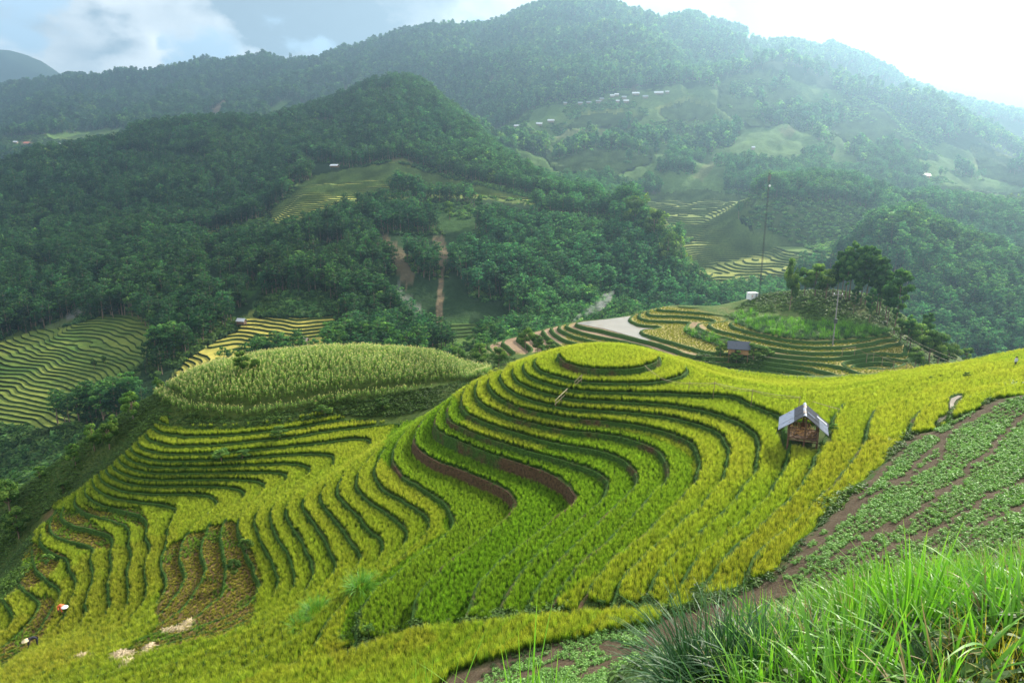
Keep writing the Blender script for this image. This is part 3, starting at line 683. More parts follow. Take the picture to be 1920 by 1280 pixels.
for z, s in KT:
    q = smooth_line([at_z(*map(float, t.split(',')), z) for t in s.split()])
    for p_ in densify(q, 0.8): _P.append(p_); _W.append(1.0)
for s in KS:
    for p_ in densify([at_t(*map(float, t.split(','))) for t in s.split()], 1.5): _P.append(p_); _W.append(0.35)
for p_ in KH: _P.append(np.array(p_, float)); _W.append(0.3)
GK, HK = solve(-35, 118, 150, 232, 1.0, np.array(_P, float), np.array(_W), iters=(400,300,200,120,80))
KX, KY = np.meshgrid(GK.x0 + np.arange(GK.nx)*GK.c, GK.y0 + np.arange(GK.ny)*GK.c); HK = HK + 0.10*fbm(KX, KY, 5, 13)
KU, KV, KD = proj(KX, KY, HK)
KNOLLTOP = '1180,592 1215,570 1340,560 1400,520 1700,520 1900,640 1900,720 1745,700 1722,660 1700,640 1675,628 1632,633 1559,637 1501,637 1428,624 1378,606 1345,592 1300,577 1240,574'
KSOFT = np.clip(blur(np.maximum(in_poly(KU, KV, KNOLLTOP), np.maximum(in_poly(KU, KV, '780,640 915,650 940,665 1060,655 1100,650 1180,655 1280,700 1000,760 800,760'), KY > 198)).astype(float), 2), 0, 1)
ksoft = lambda x, y: GK.sample(KSOFT, np.asarray(x).ravel(), np.asarray(y).ravel()).reshape(np.shape(x))
LKA = np.array(sorted(LK))
def klevel(hh): return np.clip(np.searchsorted(LKA, hh, side='right') - 1, 0, len(LKA)-1)
def kground(x, y):
    x = np.asarray(x, float); y = np.asarray(y, float); hh = GK.sample(HK, x, y); s = GK.sample(KSOFT, x, y); k = klevel(hh)
    return np.where(hh < LKA[0], hh, LKA[k] + s*(hh - LKA[k]))
T, SEG = cut_levels(GK, HK, LKA); band = klevel(T[:,:,2].mean(1)); low = T[:,:,2].mean(1) < LKA[0]
knoll = thing('knoll', 'low terraced hill with a wooded top beyond the saddle', 'hill'); del knoll['category']; knoll['kind'] = 'structure'
m, nt, out = mk_mat('knoll_ground'); p = geo_pos(nt)
n1 = noise(nt, 0.12, 6, 0.7, p); n2 = noise(nt, 1.6, 5, 0.75, p); f = math_(nt, 'ADD', math_(nt, 'MULTIPLY', n1, 0.55), math_(nt, 'MULTIPLY', n2, 0.45))
gr = ramp(nt, [(0.35, (0.035, 0.07, 0.018)), (0.5, (0.08, 0.13, 0.03)), (0.62, (0.17, 0.16, 0.07)), (0.72, (0.26, 0.21, 0.12))], f)
st_ = ramp(nt, [(0.3, (0.16, 0.14, 0.045)), (0.5, (0.30, 0.26, 0.08)), (0.68, (0.42, 0.34, 0.16))], f)
so_ = ramp(nt, [(0.35, (0.20, 0.13, 0.08)), (0.65, (0.36, 0.26, 0.17))], f)
a1 = nt.nodes.new('ShaderNodeAttribute'); a1.attribute_name = 'bean'; a2 = nt.nodes.new('ShaderNodeAttribute'); a2.attribute_name = 'dry'
c = mixc(nt, mixc(nt, st_, so_, a2.outputs['Fac']), gr, a1.outputs['Fac'])
bs = nt.nodes.new('ShaderNodeBsdfPrincipled'); bs.inputs['Roughness'].default_value = 0.95; bs.inputs['Specular IOR Level'].default_value = 0.1
bp = nt.nodes.new('ShaderNodeBump'); bp.inputs['Strength'].default_value = 0.8; bp.inputs['Distance'].default_value = 0.5
nt.links.new(n2, bp.inputs['Height']); nt.links.new(bp.outputs[0], bs.inputs['Normal']); nt.links.new(c, bs.inputs['Base Color']); nt.links.new(bs.outputs[0], out.inputs[0]); M_KNOLL = m
KSO = blur(sum(in_poly(KU, KV, q_).astype(float) for q_ in ['1077,600 1240,640 1310,665 1280,668 1060,618', '900,640 1050,608 1060,640 1000,660 920,660', '1430,655 1530,668 1500,676 1420,670', '1290,604 1312,603 1330,624 1300,622', '1280,655 1345,668 1420,705 1330,700']), 1).clip(0, 1)
for k in range(-1, len(LKA)):
    sel = low if k < 0 else ((band == k) & ~low)
    if not sel.any(): continue
    P, Fc = weld(T[sel]); x, y, hh = P.T
    z = hh if k < 0 else LKA[k] + ksoft(x, y)*(hh - LKA[k])
    if k >= 0: z = z + 0.25*ksoft(x, y)*fbm(x, y, 4, 15)
    tr = add('terrace', mesh_from('terrace', np.stack([x, y, z], -1), Fc, M_KNOLL, False, {'bean': np.maximum(ksoft(x, y), float(k < 0)), 'dry': GK.sample(KSO, x, y)}), knoll)
    if k >= 1 and LKA[k] in SEG:
        drop = LKA[k] - LKA[k-1]
        Pw, Fw = lips(GK, HK, SEG[LKA[k]], LKA[k], drop, ksoft, [(-0.5, -0.03, 1.0), (-0.3, -0.25, 0.0), (-0.05, 0.14, 0.0), (0.35, 0.16, 0.0), (0.6, -0.05, 0.0)])
        if len(Fw):
            Pw[:,0] += 0.12*fbm(Pw[:,0], Pw[:,1], 1.5, 9); Pw[:,2] += 0.08*fbm(Pw[:,0]+Pw[:,2], Pw[:,1], 1.0, 29)
            add('terrace_bank', mesh_from('terrace_bank', Pw, Fw, M_BANK, False, {'earth': np.full(len(Pw), -0.5)}), tr)
# short ripe rice on the knoll's treads
r_ = np.random.RandomState(31); xs = np.arange(-30, 145, 0.55); ys = np.arange(122, 205, 0.55); X, Y = np.meshgrid(xs, ys); X = X.ravel() + r_.uniform(-.3,.3,X.size); Y = Y.ravel() + r_.uniform(-.3,.3,Y.size)
hh = GK.sample(HK, X, Y); k = klevel(hh); ggy, ggx = np.gradient(HK, 1.0); sl_ = np.maximum(GK.sample(np.hypot(ggx, ggy), X, Y), 0.02)
u, v, t = proj(X, Y, hh); up = (LKA[np.minimum(k+1, len(LKA)-1)] - hh)/sl_; dn = (hh - LKA[k])/sl_
ok = (dn > 0.8) & (up > 0.5) & (GK.sample(KSOFT, X, Y) < 0.3) & (GK.sample(KSO, X, Y) < 0.3) & (hh > -45.5) & ~((np.abs(LKA[k] + 39.2) < .05) & in_poly(u, v, '1040,590 1190,585 1192,606 1235,612 1204,622 1208,634 1260,650 1310,672 1100,640'))
X, Y = X[ok], Y[ok]
tint = np.array([1.15, 0.92, 0.62])*(1 + 0.18*fbm(X, Y, 12, 41))[:, None]; sc = 0.62 + 0.1*r_.randn(len(X)).clip(-2, 2)
scatter('rice_stubble', np.stack([X, Y, kground(X, Y)], -1), np.stack([sc*2.3, sc*2.3, sc*0.9], -1), rng_rot(len(X), 7, 0.1), RP, tint, kind='stuff', label='short golden rice and stubble on the knoll terraces')
# muddy pond on the fourth step, small blue pond in the hollow
def water_mat(name, colr, rough):
    m, nt, out = mk_mat(name); p = geo_pos(nt); bs = nt.nodes.new('ShaderNodeBsdfPrincipled'); bs.inputs['Roughness'].default_value = rough
    nt.links.new(ramp(nt, [(0.3, tuple(c*0.85 for c in colr)), (0.7, colr)], noise(nt, 0.15, 3, 0.5, p)), bs.inputs['Base Color'])
    bp = nt.nodes.new('ShaderNodeBump'); bp.inputs['Strength'].default_value = 0.15; nt.links.new(noise(nt, 2.0, 3, 0.5, p), bp.inputs['Height']); nt.links.new(bp.outputs[0], bs.inputs['Normal'])
    nt.links.new(bs.outputs[0], out.inputs[0]); return m
M_MUD = water_mat('muddy_water', (0.30, 0.26, 0.21), 0.25)
pp = [at_z(*map(float, t.split(',')), -39.08) for t in '1079,606 1100,602 1140,598 1184,592 1187,603 1196,609 1212,613 1232,613 1208,621 1203,625 1208,631 1222,637 1212,638 1180,629 1140,618 1102,610'.split()]
pond = add('pond', mesh_from('pond', pp, [tuple(range(len(pp)))], M_MUD), kind='structure', label='pale muddy water standing on a knoll terrace')
print('knoll', round(time.time()-T0, 1))
# ---------------------------------------------------------------- hills and mountains beyond: profiles surveyed as (u, v, depth)
PROF = [
'-900,1250,100 2800,1250,100',
'-900,930,225 -100,910,225 0,905,228 150,840,240 330,790,240 600,745,230 900,720,260 1300,700,330 1650,720,340 1800,740,340 2800,760,340',
'-900,660,360 -100,650,352 0,640,350 100,600,370 200,575,380 330,600,350 400,655,300 450,660,300 560,650,300 640,640,310 800,650,320 1000,630,340 1200,600,390 1340,565,440 1450,560,470 1600,575,430 1700,600,400 1850,640,380 2800,700,380',
'-900,480,560 0,470,540 200,440,560 400,430,560 500,400,580 560,335,620 640,318,620 740,303,620 800,332,600 900,348,580 1000,372,550 1140,402,520 1180,378,505 1230,392,490 1265,440,480 1290,500,470 1340,560,470 1450,520,520 1560,500,500 1640,440,470 1700,425,460 1760,440,460 1850,475,450 1920,500,440 2800,560,440',
'-900,350,720 -200,345,690 0,330,680 100,292,690 200,267,720 350,247,740 430,243,760 500,237,780 560,225,800 600,212,820 640,195,835 680,177,850 740,164,860 790,172,855 830,198,840 860,225,820 920,285,760 980,335,690 1040,372,620 1100,402,590 1140,425,580 1200,440,560 1260,480,540 1300,520,530 1340,500,560 1450,470,580 1600,455,570 1650,475,530 1700,480,530 1760,490,530 1850,525,520 1920,545,510 2800,600,510',
'-900,440,900 0,400,860 200,340,900 500,300,940 740,260,1000 860,290,960 980,370,800 1040,400,700 1140,425,660 1240,440,640 1320,420,625 1380,388,620 1440,366,620 1540,365,630 1590,368,635 1640,382,640 1700,402,640 1760,379,700 1850,380,700 1920,394,690 2800,410,690',
'-900,340,1100 0,318,1080 200,300,1080 400,300,1100 740,290,1100 860,250,1050 900,290,950 1000,350,850 1100,375,800 1240,375,800 1380,405,760 1540,390,760 1700,415,760 1850,405,800 1920,405,800 2800,430,800',
'-900,265,1400 0,262,1400 200,245,1400 400,232,1400 600,205,1450 800,200,1400 900,240,1250 1000,240,1150 1200,260,1050 1400,258,1050 1600,268,1050 1750,298,1000 1920,335,950 2800,350,950',
'-900,215,1700 0,220,1650 400,175,1650 600,160,1650 800,125,1600 1000,100,1500 1150,112,1350 1300,152,1200 1360,137,1200 1430,120,1220 1520,150,1220 1620,174,1200 1700,187,1180 1750,207,1160 1800,247,1120 1850,277,1080 1920,314,1040 2800,360,1040',
'-900,205,1800 0,200,1800 400,150,1800 600,142,1780 800,98,1720 1000,62,1600 1150,65,1500 1300,110,1380 1430,138,1380 1520,168,1380 1620,192,1380 1700,215,1380 1800,262,1350 1920,325,1300 2800,370,1300',
'-900,210,2000 -100,195,2000 0,182,1990 100,168,1980 200,153,1970 300,143,1960 400,131,1940 500,115,1920 560,112,1900 612,125,1880 625,128,1870 650,110,1860 700,84,1850 760,69,1830 850,71,1810 900,61,1800 950,40,1790 1010,20,1780 1080,6,1760 1140,14,1740 1190,40,1720 1225,54,1700 1300,40,1680 1340,50,1670 1400,76,1650 1430,92,1640 1470,88,1630 1540,104,1610 1556,92,1605 1590,108,1600 1640,126,1590 1700,160,1580 1760,193,1570 1850,212,1560 1920,224,1550 2800,290,1500',
'-900,420,2700 2800,420,2500',
]
CREST = [0, .0, .2, .6, .25, .6, .8, 1, .5, .9, .12, 0]      # how much relief noise each profile line takes
def _prof(s):
    pts = [at_t(*map(float, t.split(','))) for t in s.split()]
    sv = np.array([p[0]/p[1] for p in pts]); return sv, np.array([p[1] for p in pts]), np.array([p[2] for p in pts])
PR = [_prof(s) for s in PROF]
def far_curves(s):
    Ys = np.stack([np.interp(s, a, b) for a, b, c in PR]); Zs = np.stack([np.interp(s, a, c) for a, b, c in PR])
    for i in range(1, len(Ys)): Ys[i] = np.maximum(Ys[i], Ys[i-1] + 15)
    return Ys, Zs
def relief(x, y):
    a = np.clip((y-180)/1200, 0.0, 1.3)
    r1 = 1 - 2*np.abs(fbm(x + 0.15*y, y*0.55, 170, 41, 4)); r2 = 1 - 2*np.abs(fbm(x, y*0.7, 55, 51, 4))
    return r1*34*a + r2*(5 + 6*a) + fbm(x, y, 18, 61, 3)*2.2 - 8*a
def far_h(x, y):
    x = np.asarray(x, float); y = np.asarray(y, float); s = x/y; shp = s.shape; s = s.ravel(); yy = y.ravel(); xx = x.ravel()
    z = np.empty_like(yy); CH = 400000
    for a in range(0, len(yy), CH):
        sl_ = slice(a, a+CH); Ys, Zs = far_curves(s[sl_]); Yq = yy[sl_]
        k = np.clip((Yq[None] >= Ys).sum(0) - 1, 0, len(PR)-2); i = np.arange(Yq.size)
        y0, y1 = Ys[k, i], Ys[k+1, i]; t = np.clip((Yq - y0)/(y1 - y0), 0, 1)
        cr = np.array(CREST); w = cr[k]*(1-t) + cr[k+1]*t + 1.1*t*(1-t)
        z[sl_] = Zs[k, i]*(1-t) + Zs[k+1, i]*t + np.clip(w, 0, 1)*relief(xx[sl_], Yq)
    return z.reshape(shp)
NCOL = 760; NROW = [4, 26, 44, 44, 20, 22, 50, 44, 16, 34, 4]
SF = np.linspace(-0.92, 0.92, NCOL)
Ys, Zs = far_curves(SF); rows = []
for i, n in enumerate(NROW):
    for j in range(n): rows.append(Ys[i] + (Ys[i+1]-Ys[i])*j/n)
rows.append(Ys[-1]); FY = np.array(rows); FX = FY*SF[None]; FZ = far_h(FX, FY)
FU, FV, FT = proj(FX, FY, FZ)
# what can be seen from the terrace path (with some margin), to keep woods off ground nobody sees
elev = (FZ + 14)/FY; run = np.maximum.accumulate((FZ)/FY, axis=0); VIS = elev > np.vstack([run[:1]-1, run[:-1]])
def far_vis(x, y):
    s = x/y; j = np.clip(np.searchsorted(SF, s), 1, NCOL-1); out = np.zeros(len(x), bool)
    o = np.argsort(j); jj = j[o]; b = np.searchsorted(jj, np.arange(NCOL+1))
    for c in range(1, NCOL):
        q = o[b[c]:b[c+1]]
        if len(q): out[q] = VIS[np.clip(np.searchsorted(FY[:, c], y[q]), 0, len(FY)-1), c]
    return out
# ground cover of the far slopes: colour areas (outline, colour, strength, ragged edge in px)
SCAR = (0.20, 0.135, 0.09); GRASS = (0.11, 0.18, 0.05); FIELD = (0.22, 0.24, 0.055); SOILC = (0.26, 0.20, 0.12); ROCK = (0.26, 0.25, 0.24); DARK = (0.022, 0.045, 0.018)
PAINT = [
('900,250 1000,205 1150,175 1330,160 1420,130 1520,160 1700,215 1920,350 1920,620 1640,420 1500,370 1380,390 1250,450 1150,390 1000,370 960,320', GRASS, .75, 16),
('1000,235 1100,190 1250,165 1330,185 1400,230 1250,235 1100,260', (0.11,0.16,0.045), .7, 8),
('1075,230 1090,210 1160,205 1200,212 1180,232', FIELD, .8, 3), ('1230,200 1300,180 1330,195 1360,225 1250,225', FIELD, .55, 3), ('1040,240 1120,240 1150,252 1045,258', SOILC, .35, 4),
('1180,370 1330,350 1430,370 1400,400 1330,440 1240,460', GRASS, .6, 8),
('1250,470 1330,430 1440,410 1520,470 1480,540 1340,565 1300,530', (0.12,0.17,0.045), .8, 8),
('1660,330 1920,300 1920,400 1760,390 1640,370', GRASS, .8, 10), ('1820,270 1920,300 1920,350 1830,320', FIELD, .5, 5),
('380,238 395,205 428,182 432,200 412,232', SCAR, .9, 5), ('905,160 925,140 950,120 955,132 915,170', SCAR, .5, 6), ('860,175 905,140 895,160 865,182', SCAR, .6, 5), ('935,145 960,130 955,150', SCAR, .5, 4), ('1180,170 1192,140 1200,150 1192,180', SCAR, .5, 5),
('640,170 652,155 665,175 655,200', SCAR, .5, 5), ('760,100 800,90 790,115', SCAR, .4, 6), ('480,240 520,190 560,180 530,225', GRASS, .8, 8), ('570,235 640,225 620,250', GRASS, .7, 6),
('0,262 120,250 240,240 250,270 130,290 0,300', GRASS, .9, 8), ('20,268 60,262 60,270', SCAR, .8, 2), ('110,258 250,243 250,252 120,270', FIELD, .3, 4),
('530,340 540,308 560,303 566,320 548,350 530,356', SCAR, .95, 3), ('655,300 680,292 683,302 660,308', SCAR, .9, 2), ('720,300 760,296 790,312 745,306', SCAR, .6, 3), ('650,270 840,275 820,300 700,290', SCAR, .25, 8),
('555,345 640,318 760,300 830,328 960,355 1140,400 1040,395 880,370 740,390 640,400 500,470 460,430', (0.15,0.19,0.05), .85, 5),
('330,440 370,430 440,420 440,460 360,462', FIELD, .9, 3),
('700,450 730,438 755,470 780,520 760,535 735,500', SCAR, .6, 6), ('815,445 830,443 845,480 835,510 830,640 815,640 825,520 818,480', SCAR, .7, 5), ('870,445 885,445 885,475', SCAR, .6, 4), ('855,480 870,490 865,500', SCAR, .6, 3), ('740,520 770,560 800,600 790,620 750,570', ROCK, .4, 6),
('60,430 85,430 92,520 85,590 60,600 70,520', (0.15,0.11,0.085), .8, 4), ('230,455 250,452 248,470 232,470', SCAR, .5, 4),
('50,620 70,590 90,570 100,560 92,590 70,618', ROCK, .7, 3), ('60,625 110,600 150,570 185,535 205,530 190,560 140,600 90,625', ROCK, .75, 4), ('180,570 230,545 225,570 190,585', ROCK, .4, 5),
('0,625 110,600 260,575 330,640 260,700 180,760 60,810 0,800', (0.10,0.14,0.035), .85, 5), ('0,800 80,800 60,880 0,880', (0.05,0.08,0.04), .5, 8), ('100,800 20,860 0,880 100,900 160,830', (0.05,0.08,0.04), .4, 8),
('450,600 480,580 630,580 640,600 660,650 600,660 450,660 320,730 320,700', (0.16,0.18,0.05), .9, 4), ('470,570 560,550 630,555 640,590 480,592', (0.06,0.13,0.03), .9, 4),
('800,640 840,600 960,595 1010,620 960,640 880,660', (0.05,0.10,0.03), .8, 5), ('400,520 480,490 490,540 430,570', (0.05,0.11,0.025), .8, 8), ('660,420 720,400 900,395 1000,420 900,440 800,430', (0.07,0.14,0.035), .6, 10),
('1180,340 1230,345 1235,365 1190,362', ROCK, .45, 4), ('1300,330 1345,290 1350,300 1320,340', SCAR, .3, 5), ('1460,240 1485,235 1490,255 1480,262', SCAR, .4, 5),
]
FT_POLY = [ # stepped fields on the far hills: outline, step height, cell size, colours
('0,640 60,618 120,612 200,585 262,580 300,625 290,650 250,700 215,735 150,790 95,812 40,800 -60,800 -60,660', 0.7, 1.3, (0.06,0.11,0.025), (0.15,0.18,0.04)),
('455,602 480,594 628,592 640,612 658,640 650,652 560,655 500,668 450,690 380,720 325,735 312,722 345,680 400,640 440,622', 0.8, 1.1, (0.22,0.21,0.05), (0.40,0.34,0.08)),
('560,345 580,328 640,318 740,304 790,318 830,330 900,347 1000,372 1130,400 1050,385 960,372 880,366 800,362 740,350 690,372 640,372 600,415 530,440 500,400', 1.1, 2.2, (0.22,0.24,0.06), (0.48,0.43,0.11)),
('378,440 400,428 438,425 438,458 380,460', 1.2, 1.8, (0.25,0.27,0.05), (0.32,0.30,0.06)),
('1255,470 1330,432 1385,405 1420,440 1500,480 1480,540 1400,560 1340,562 1300,530', 1.3, 2.5, (0.13,0.17,0.05), (0.25,0.26,0.07)),
('815,640 850,605 960,598 1000,615 960,635 880,655', 1.0, 2.0, (0.05,0.10,0.03), (0.09,0.14,0.035)),
('1060,240 1090,212 1160,205 1210,214 1185,240', 3.0, 7.0, (0.16,0.2,0.05), (0.3,0.28,0.08)), ('1232,205 1300,180 1335,198 1365,226 1250,226', 3.0, 7.0, (0.14,0.18,0.05), (0.24,0.24,0.08)),
('1180,372 1240,360 1330,352 1420,372 1400,400 1330,440 1250,455 1235,400', 1.5, 3.0, (0.12,0.17,0.05), (0.2,0.22,0.06)),
('1640,370 1740,345 1920,360 1920,420 1860,400 1760,400 1700,395', 1.8, 3.5, (0.12,0.17,0.06), (0.2,0.22,0.08)), ('1820,270 1925,305 1925,352 1840,330', 3.0, 6.0, (0.14,0.18,0.06), (0.26,0.26,0.1)),
('1000,268 1090,256 1200,262 1230,300 1150,330 1040,320', 2.6, 6.0, (0.10,0.15,0.045), (0.17,0.2,0.06)), ('1350,150 1430,128 1500,170 1480,230 1400,240 1345,200', 3.4, 7.5, (0.10,0.15,0.05), (0.16,0.2,0.07)), ('1520,190 1640,195 1740,262 1760,300 1640,290 1560,250', 3.2, 7.0, (0.10,0.15,0.05), (0.17,0.21,0.07)), ('1385,400 1450,380 1560,378 1640,392 1600,470 1500,505 1430,470', 1.8, 3.5, (0.09,0.15,0.045), (0.13,0.19,0.055)),
]
FMASK = np.zeros(FU.shape)
for q_ in FT_POLY: FMASK = np.maximum(FMASK, in_poly(FU, FV, q_[0]) * q_[1])
FMASK = np.where(FMASK > 0, FMASK, 0)
CC = np.zeros(FU.shape + (3,)) + np.array(DARK); jx = fbm(FX, FY, 22, 71, 3); jy = fbm(FX, FY, 22, 81, 3); CC *= (1 + 0.35*fbm(FX, FY, 60, 91, 4))[..., None]
for poly, c, k, e in PAINT:
    m_ = in_poly(FU + e*1.6*jx, FV + e*jy, poly)
    CC[m_] = CC[m_]*(1-k) + np.array(c)*k*(1 + 0.25*jx[m_])[:, None]
m, nt, out = mk_mat('mountain_ground'); p = geo_pos(nt)
at_ = nt.nodes.new('ShaderNodeAttribute'); at_.attribute_name = 'cover'
n1 = noise(nt, 0.03, 7, 0.7, p); n2 = noise(nt, 0.25, 5, 0.75, p)
f = math_(nt, 'ADD', math_(nt, 'MULTIPLY', n1, 0.5), math_(nt, 'MULTIPLY', n2, 0.5))
c = mixc(nt, at_.outputs['Color'], ramp(nt, [(0.3, (0.45, 0.5, 0.5)), (0.52, (0.95, 1, 0.95)), (0.7, (1.6, 1.5, 1.35))], f), 1.0, 'MULTIPLY')
bs = nt.nodes.new('ShaderNodeBsdfPrincipled'); bs.inputs['Roughness'].default_value = 1.0; bs.inputs['Specular IOR Level'].default_value = 0.05
bp = nt.nodes.new('ShaderNodeBump'); bp.inputs['Strength'].default_value = 0.8; bp.inputs['Distance'].default_value = 3.0
nt.links.new(n2, bp.inputs['Height']); nt.links.new(bp.outputs[0], bs.inputs['Normal']); nt.links.new(c, bs.inputs['Base Color']); nt.links.new(bs.outputs[0], out.inputs[0]); M_MTN = m
nr, nc = FY.shape; idx = np.arange(nr*nc).reshape(nr, nc)
q = np.stack([idx[:-1,:-1].ravel(), idx[:-1,1:].ravel(), idx[1:,1:].ravel(), idx[1:,:-1].ravel()], 1)
add('mountain_range', mesh_from('mountain_range', np.stack([FX, FY, FZ - 2.2*FMASK - 1.2*(FMASK > 0)], -1).reshape(-1, 3), q, M_MTN, True, {'cover': CC.reshape(-1, 3)}), kind='structure', label='forested hills and mountain range behind the terraces')
# the highest, farthest ridges
def ridge(name, crest, t, seed, label, amp):
    pts = [at_t(*map(float, p_.split(',')), t) for p_ in crest.split()]; xs = np.linspace(pts[0][0], pts[-1][0], 260)
    y0 = pts[0][1]; zc = np.interp(xs, [p_[0] for p_ in pts], [p_[2] for p_ in pts])
    yy = np.linspace(-1, 1, 41); X_, Y_ = np.meshgrid(xs, y0 + yy*1100)
    Z_ = zc[None]*1.0 - (np.abs(yy)[:, None]**0.9)*(zc[None] + 700) ; Z_ = Z_ + amp*(1 - 2*np.abs(fbm(X_, Y_, 500, seed, 5)))*np.clip(np.abs(yy)*3.0, 0.12, 1)[:, None]
    idx = np.arange(X_.size).reshape(X_.shape); q = np.stack([idx[:-1,:-1].ravel(), idx[:-1,1:].ravel(), idx[1:,1:].ravel(), idx[1:,:-1].ravel()], 1)
    cc = np.zeros((X_.size, 3)) + (0.03, 0.05, 0.03)
    add(name, mesh_from(name, np.stack([X_, Y_, Z_], -1).reshape(-1, 3), q, M_MTN, True, {'cover': cc}), kind='structure', label=label)
ridge('distant_ridge', '-740,290 -500,150 -200,110 -60,101 0,101 50,105 80,113 105,125 135,147 150,150 175,147 200,152 400,230 700,300', 3200, 3, 'blue rounded ridge far off at the left edge', 75)
ridge('distant_ridge', '1400,330 1600,215 1690,165 1720,164 1790,157 1825,144 1850,132 1885,120 1920,113 2100,70 2600,110', 3350, 5, 'pale blue ridge far off at the right edge', 75)
print('far', round(time.time()-T0, 1))

# stepped fields across the valley
m, nt, out = mk_mat('far_paddy'); p = geo_pos(nt); at_ = nt.nodes.new('ShaderNodeAttribute'); at_.attribute_name = 'cover'
n2 = noise(nt, 0.5, 5, 0.75, p); c = mixc(nt, at_.outputs['Color'], ramp(nt, [(0.3, (0.6, 0.65, 0.6)), (0.7, (1.35, 1.3, 1.2))], n2), 1.0, 'MULTIPLY')
bs = nt.nodes.new('ShaderNodeBsdfPrincipled'); bs.inputs['Roughness'].default_value = 1.0; bs.inputs['Specular IOR Level'].default_value = 0.05; nt.links.new(c, bs.inputs['Base Color']); nt.links.new(bs.outputs[0], out.inputs[0]); M_FPAD = m
for fi, (poly, step, cell_, c0, c1) in enumerate(FT_POLY):
    mk = in_poly(FU, FV, poly)
    if not mk.any(): continue
    xx, yy = FX[mk], FY[mk]; lo, hi = np.percentile(yy, [0.5, 99.5]); mk2 = mk & (FY >= lo) & (FY <= hi); xx, yy = FX[mk2], FY[mk2]
    g = Grid(xx.min()-4, yy.min()-4, xx.max()+4, yy.max()+4, cell_); X_, Y_ = np.meshgrid(g.x0 + np.arange(g.nx)*g.c, g.y0 + np.arange(g.ny)*g.c)
    Hh = blur(far_h(X_, Y_), 4) + 0.12 + 0.25*fbm(X_, Y_, 9, 23)*step; u_, v_, _ = proj(X_, Y_, Hh); e = 1.5
    keep = in_poly(u_ + 4*vnoise(X_, Y_, 12, 3), v_ + 3*vnoise(X_, Y_, 12, 4), poly); lv = np.arange(math.floor(Hh.min()/step), math.ceil(Hh.max()/step)+1)*step
    if keep.sum() < 10: continue
    T, SG = cut_levels(g, Hh, lv, keep); hm = T[:,:,2].mean(1); kb = np.searchsorted(lv, hm, side='right') - 1
    T = T.copy(); T[:,:,2] = lv[kb][:,None]; V = T.reshape(-1, 3)
    rk = np.random.RandomState(fi).rand(len(lv)+2); pa = np.clip(0.5 + 0.9*fbm(V[:,0], V[:,1], 14, 6) + 0.5*(np.repeat(rk[kb], 3) - .5), 0, 1)[:,None]; cv = np.array(c0)*(1-pa) + np.array(c1)*pa
    far_f = thing('stepped_field', ['broad dark green and yellow terraces low in the valley at the left edge', 'small bright terraces round a spur behind the maize hill', 'yellow terraces on the shoulder below the wooded peak', 'small bright yellow terraced patch inside the dark forest', 'hazy terraced fields low in the valley left of the mast', 'shaded green terraces at the foot of the forest behind the bushes', 'domed pale field below the village on the mountain', 'sloping brownish field right of the village', 'hazy green terraces above the valley, behind the forest edge', 'hazy terraces at the right edge below the long house', 'pale terraces high at the right edge', 'hazy stepped slope under the village', 'hazy stepped slope high behind the mast', 'hazy stepped slope above the long house', 'faint steps on the round hillock behind the mast'][fi], 'terraced field'); del far_f['category']; far_f['kind'] = 'structure'
    add('terrace', mesh_from('terrace', V, np.arange(len(V)).reshape(-1, 3), M_FPAD, False, {'cover': cv}), far_f)
    wv, wf, b = [], [], 0
    for z, sg in SG.items():
        i = int(np.searchsorted(lv, z)); 
        if i < 1: continue
        Pw, Fw = lips(g, Hh, sg, z, step, lambda x, y: np.zeros(np.shape(x)), [(-0.35*step, 0.0, 1.0), (0.0, 0.08*step, 0.0), (0.22*step, 0.0, 0.0)])
        if len(Fw): wv.append(Pw); wf.append(Fw + b); b += len(Pw)
    if wv:
        Pw = np.concatenate(wv); add('terrace_bank', mesh_from('terrace_bank', Pw, np.concatenate(wf), M_FPAD, False, {'cover': np.zeros((len(Pw), 3)) + (np.array([0.03, 0.055, 0.016]) if fi in (0, 1) else np.array([0.07, 0.11, 0.035]))*(1 + .4*vnoise(Pw[:,0], Pw[:,1], 8, 9))[:,None]}), far_f)
print('far fields', round(time.time()-T0, 1))
# ---------------------------------------------------------------- trees
M_BARK = flat_mat('bark', (0.16, 0.115, 0.08), 0.95, 0.35, 3.0)
def crown_mat(name, stops, trans=0.3):
    return leaf_mat(name, stops, 'tint', trans, 0.7, 0.12, tscale=(1.25, 1.35, 0.6))
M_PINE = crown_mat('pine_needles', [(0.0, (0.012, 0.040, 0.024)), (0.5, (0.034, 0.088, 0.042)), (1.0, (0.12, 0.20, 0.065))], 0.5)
M_BROAD = crown_mat('broad_leaves', [(0.0, (0.018, 0.05, 0.022)), (0.5, (0.06, 0.12, 0.035)), (1.0, (0.22, 0.30, 0.08))], 0.45)
